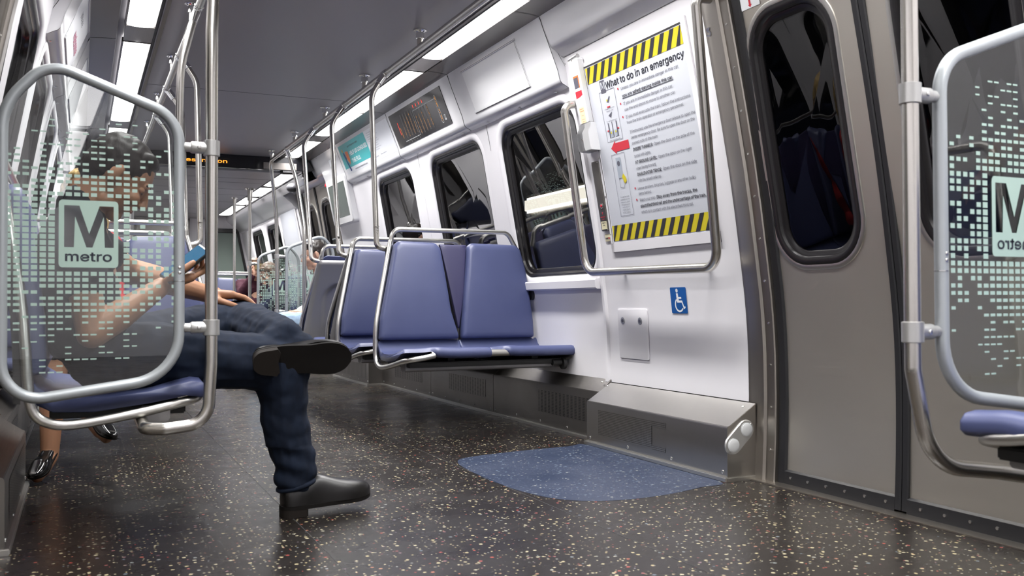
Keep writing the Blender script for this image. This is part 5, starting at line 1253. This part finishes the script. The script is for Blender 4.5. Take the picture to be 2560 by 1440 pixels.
# ---- simpler seated passengers
def passenger(label, hips, chest, neck, head, hf, sh, el, wr, hd, knees, ankles, toes, top, legs, hairm, hair, shoes='leather', skinm='skin_pale', group=None, bare=False, glasses=False, vox=.006, sc=.95, shoekind='loafer', pn=(0, 0, -1), skirt=False):
    loc = Vector(hips[0]).lerp(Vector(hips[1]), .5); loc.z = .45; e_ = thing('person', label, 'person', tuple(loc), group)
    def ad(o): o.parent = e_; o.location = -loc; return o
    V = Vector; hp, P, rot = head_parts(head, hf, neck, skinm, hairm)
    pr = hp + [('c', neck, .055, chest, .085), ('c', chest, .10, V(hips[0]).lerp(V(hips[1]), .5), .10)]
    for i in (0, 1): pr += [('c', sh[i], .046, el[i], .038), ('c', el[i], .038, wr[i], .025)] + hand_prims(wr[i], V(wr[i]) + V(hd[i]) * .08, pn, V(hd[i]).cross(V(pn)) * (1 if i else -1), sc=.9)
    if bare:
        for i in (0, 1): kn, an = V(knees[i]), V(ankles[i]); pr += [('c', hips[i], .075, kn, .052), ('c', kn, .052, kn.lerp(an, .35), .050), ('c', kn.lerp(an, .35), .050, an, .033), ('c', an, .033, V(toes[i]).lerp(an, .45) , .030), ('c', V(toes[i]).lerp(an, .45), .028, V(toes[i]).lerp(an, .2), .022)]
    b = ad(blob('body', pr, M[skinm], vox * .8, 3)); hh, dsp = head_detail(P, rot, b, M[hairm], hair, glasses); ad(blob('hair', hh, M[hairm], .006, 2, disp=dsp))
    hm_ = V(hips[0]).lerp(V(hips[1]), .5); w_ = (V(sh[1]) - V(sh[0])) * .28
    t_ = [('c', V(sh[0]), .066, V(sh[1]), .066), ('c', V(chest) - w_, .105, V(chest) + w_, .105), ('c', V(chest).lerp(hm_, .5) - w_, .108, V(chest).lerp(hm_, .5) + w_, .108), ('c', hm_ - w_ * .9 + V((0, 0, .04)), .112, hm_ + w_ * .9 + V((0, 0, .04)), .112), ('c', chest, .08, V(neck).lerp(V(chest), .2), .06)]
    for i in (0, 1): t_ += [('c', sh[i], .062, el[i], .052), ('c', el[i], .052, V(el[i]).lerp(V(wr[i]), .88), .038)]
    ad(blob('jacket' if bare else 'top', t_, M[top], .008, 3, disp=folds(.006, 13)))
    l_ = [('c', hips[0], .100, hips[1], .100)]
    for i in (0, 1):
        kn, an = V(knees[i]), V(ankles[i]); l_ += [('c', hips[i], .095, kn, .074)]
        if not skirt: l_ += [('c', kn, .074, kn.lerp(an, .85), .056)]
    ad(blob('skirt' if skirt else 'trousers', l_, M[legs], .008, 3, disp=folds(.006, 15)))
    for i in (0, 1):
        an, to = V(ankles[i]), V(toes[i]); d = to - an; dn = d.normalized(); u_ = (an - V(knees[i])) * -1
        f_ = (d - V((0, 0, 0))).normalized(); hpos = to - f_ * .245; s_ = bpy.data.objects.new('shoe', None); C.objects.link(s_); shoe(hpos, f_, u_, s_, shoes, .25, shoekind); ad(s_)
    return e_
# woman behind the man: bare legs, black flats
passenger('blonde woman in red jacket and black patent flats, seated behind the man',
    [(-.04, 4.52, .535), (.08, 4.52, .535)], (.01, 4.62, .86), (.01, 4.62, .99), (.01, 4.59, 1.15), (-.1, -.98, -.05), [(-.10, 4.62, .93), (.11, 4.62, .93)], [(-.12, 4.50, .68), (.13, 4.50, .68)], [(.0, 4.30, .64), (.13, 4.30, .64)], [(.5, -.8, 0), (-.5, -.8, 0)],
    [(-.09, 4.10, .50), (.07, 4.08, .62)], [(-.105, 4.03, .085), (.035, 3.98, .235)], [(-.150, 3.88, .012), (.105, 3.80, .150)], 'red_cloth', 'tshirt', 'hair_blonde', 'long', 'patent', 'skin', bare=True, shoekind='flat', skirt=True)
# passenger in light jeans behind the steel-backed seat
passenger('passenger with glasses, white top and light blue jeans on the bench beyond the steel-backed seat',
    [(1.90, 8.08, .545), (1.90, 7.92, .545)], (1.93, 8.0, .82), (1.86, 8.0, .96), (1.80, 7.97, 1.085), (-.92, -.1, -.25), [(1.93, 8.18, .90), (1.93, 7.82, .90)], [(1.86, 8.22, .66), (1.84, 7.78, .66)], [(1.70, 8.08, .60), (1.70, 7.88, .60)], [(-1, -.2, 0), (-1, .3, 0)],
    [(1.40, 8.10, .50), (1.38, 7.86, .50)], [(1.28, 8.10, .10), (1.26, 7.84, .10)], [(1.10, 8.10, .03), (1.08, 7.84, .03)], 'white_cloth', 'light_denim', 'hair', 'short', glasses=True)
# passenger photographing at the far end
passenger('passenger in a maroon top holding up a gold phone at the far end', [(1.86, 11.75, .545), (2.02, 11.75, .545)], (1.94, 11.78, .84), (1.94, 11.76, .97), (1.93, 11.70, 1.115), (-.1, -1, -.05), [(1.77, 11.76, .91), (2.11, 11.76, .91)], [(1.75, 11.60, .80), (2.12, 11.62, .76)], [(1.88, 11.48, 1.03), (2.00, 11.45, .92)], [(.3, -.1, 1), (-.3, 0, 1)],
    [(1.84, 11.33, .50), (2.04, 11.33, .50)], [(1.84, 11.28, .10), (2.04, 11.28, .10)], [(1.84, 11.12, .03), (2.04, 11.12, .03)], 'maroon', 'maroon', 'hair_brown', 'short', pn=(0, -1, 0))
mb = MB(); mb.box(-.072, .072, -.005, .005, -.037, .037); o = mb.build('smartphone', M['gold'], bevel=.003); o.location = (1.96, 11.44, 1.115); tag(o, 'gold phone held up in front of the face of the maroon-clad passenger', 'phone')
passenger('passenger with brown hair and dark clothes bending forward behind the distant partition', [(2.110, 10.90, .545), (2.110, 10.74, .545)], (2.040, 10.82, .80), (1.990, 10.82, .91), (1.940, 10.82, 1.02), (-.75, -.1, -.6), [(2.030, 11.0, .86), (2.030, 10.64, .86)], [(1.910, 11.0, .64), (1.890, 10.66, .64)], [(1.730, 10.92, .60), (1.730, 10.72, .60)], [(-1, -.2, -.1), (-1, .3, -.1)],
    [(1.630, 10.92, .50), (1.630, 10.70, .50)], [(1.590, 10.92, .10), (1.590, 10.70, .10)], [(1.430, 10.92, .03), (1.430, 10.70, .03)], 'navy_cloth', 'navy_cloth', 'hair_brown', 'bob')

# ================================================================= small fixings become parts of their own
def islands(me):
    n = len(me.vertices); par = list(range(n))
    def find(a):
        while par[a] != a: par[a] = par[par[a]]; a = par[a]
        return a
    for e_ in me.edges:
        a, b = find(e_.vertices[0]), find(e_.vertices[1])
        if a != b: par[a] = b
    g = {}
    for p in me.polygons: g.setdefault(find(p.vertices[0]), []).append(p)
    return list(g.values())
FIX = ('screw', 'rivet', 'bolt', 'lamp_lens', 'standoff', 'wall_bracket', 'diagram_panel', 'diagram_hand', 'arrow_and_bullets', 'edge_bar', 'black_stripe')
by = {}
for o in list(C.objects):
    if o.type == 'MESH' and o.name.split('.')[0] in FIX: by.setdefault(o.data, []).append(o)
for me, users in by.items():
    isl = islands(me)
    if not 1 < len(isl) <= 100: continue
    new = []
    for polys in isl:
        idx = sorted({v for p in polys for v in p.vertices}); mp = {v: i for i, v in enumerate(idx)}
        m2 = bpy.data.meshes.new(me.name); m2.from_pydata([tuple(me.vertices[v].co) for v in idx], [], [tuple(mp[v] for v in p.vertices) for p in polys])
        for q in me.materials: m2.materials.append(q)
        m2.polygons.foreach_set('use_smooth', [True] * len(m2.polygons)); m2.set_sharp_from_angle(angle=R(40)); new.append(m2)
    for o in users:
        for k, m2 in enumerate(new):
            if k == 0: o.data = m2
            else: c = o.copy(); c.data = m2; C.objects.link(c)
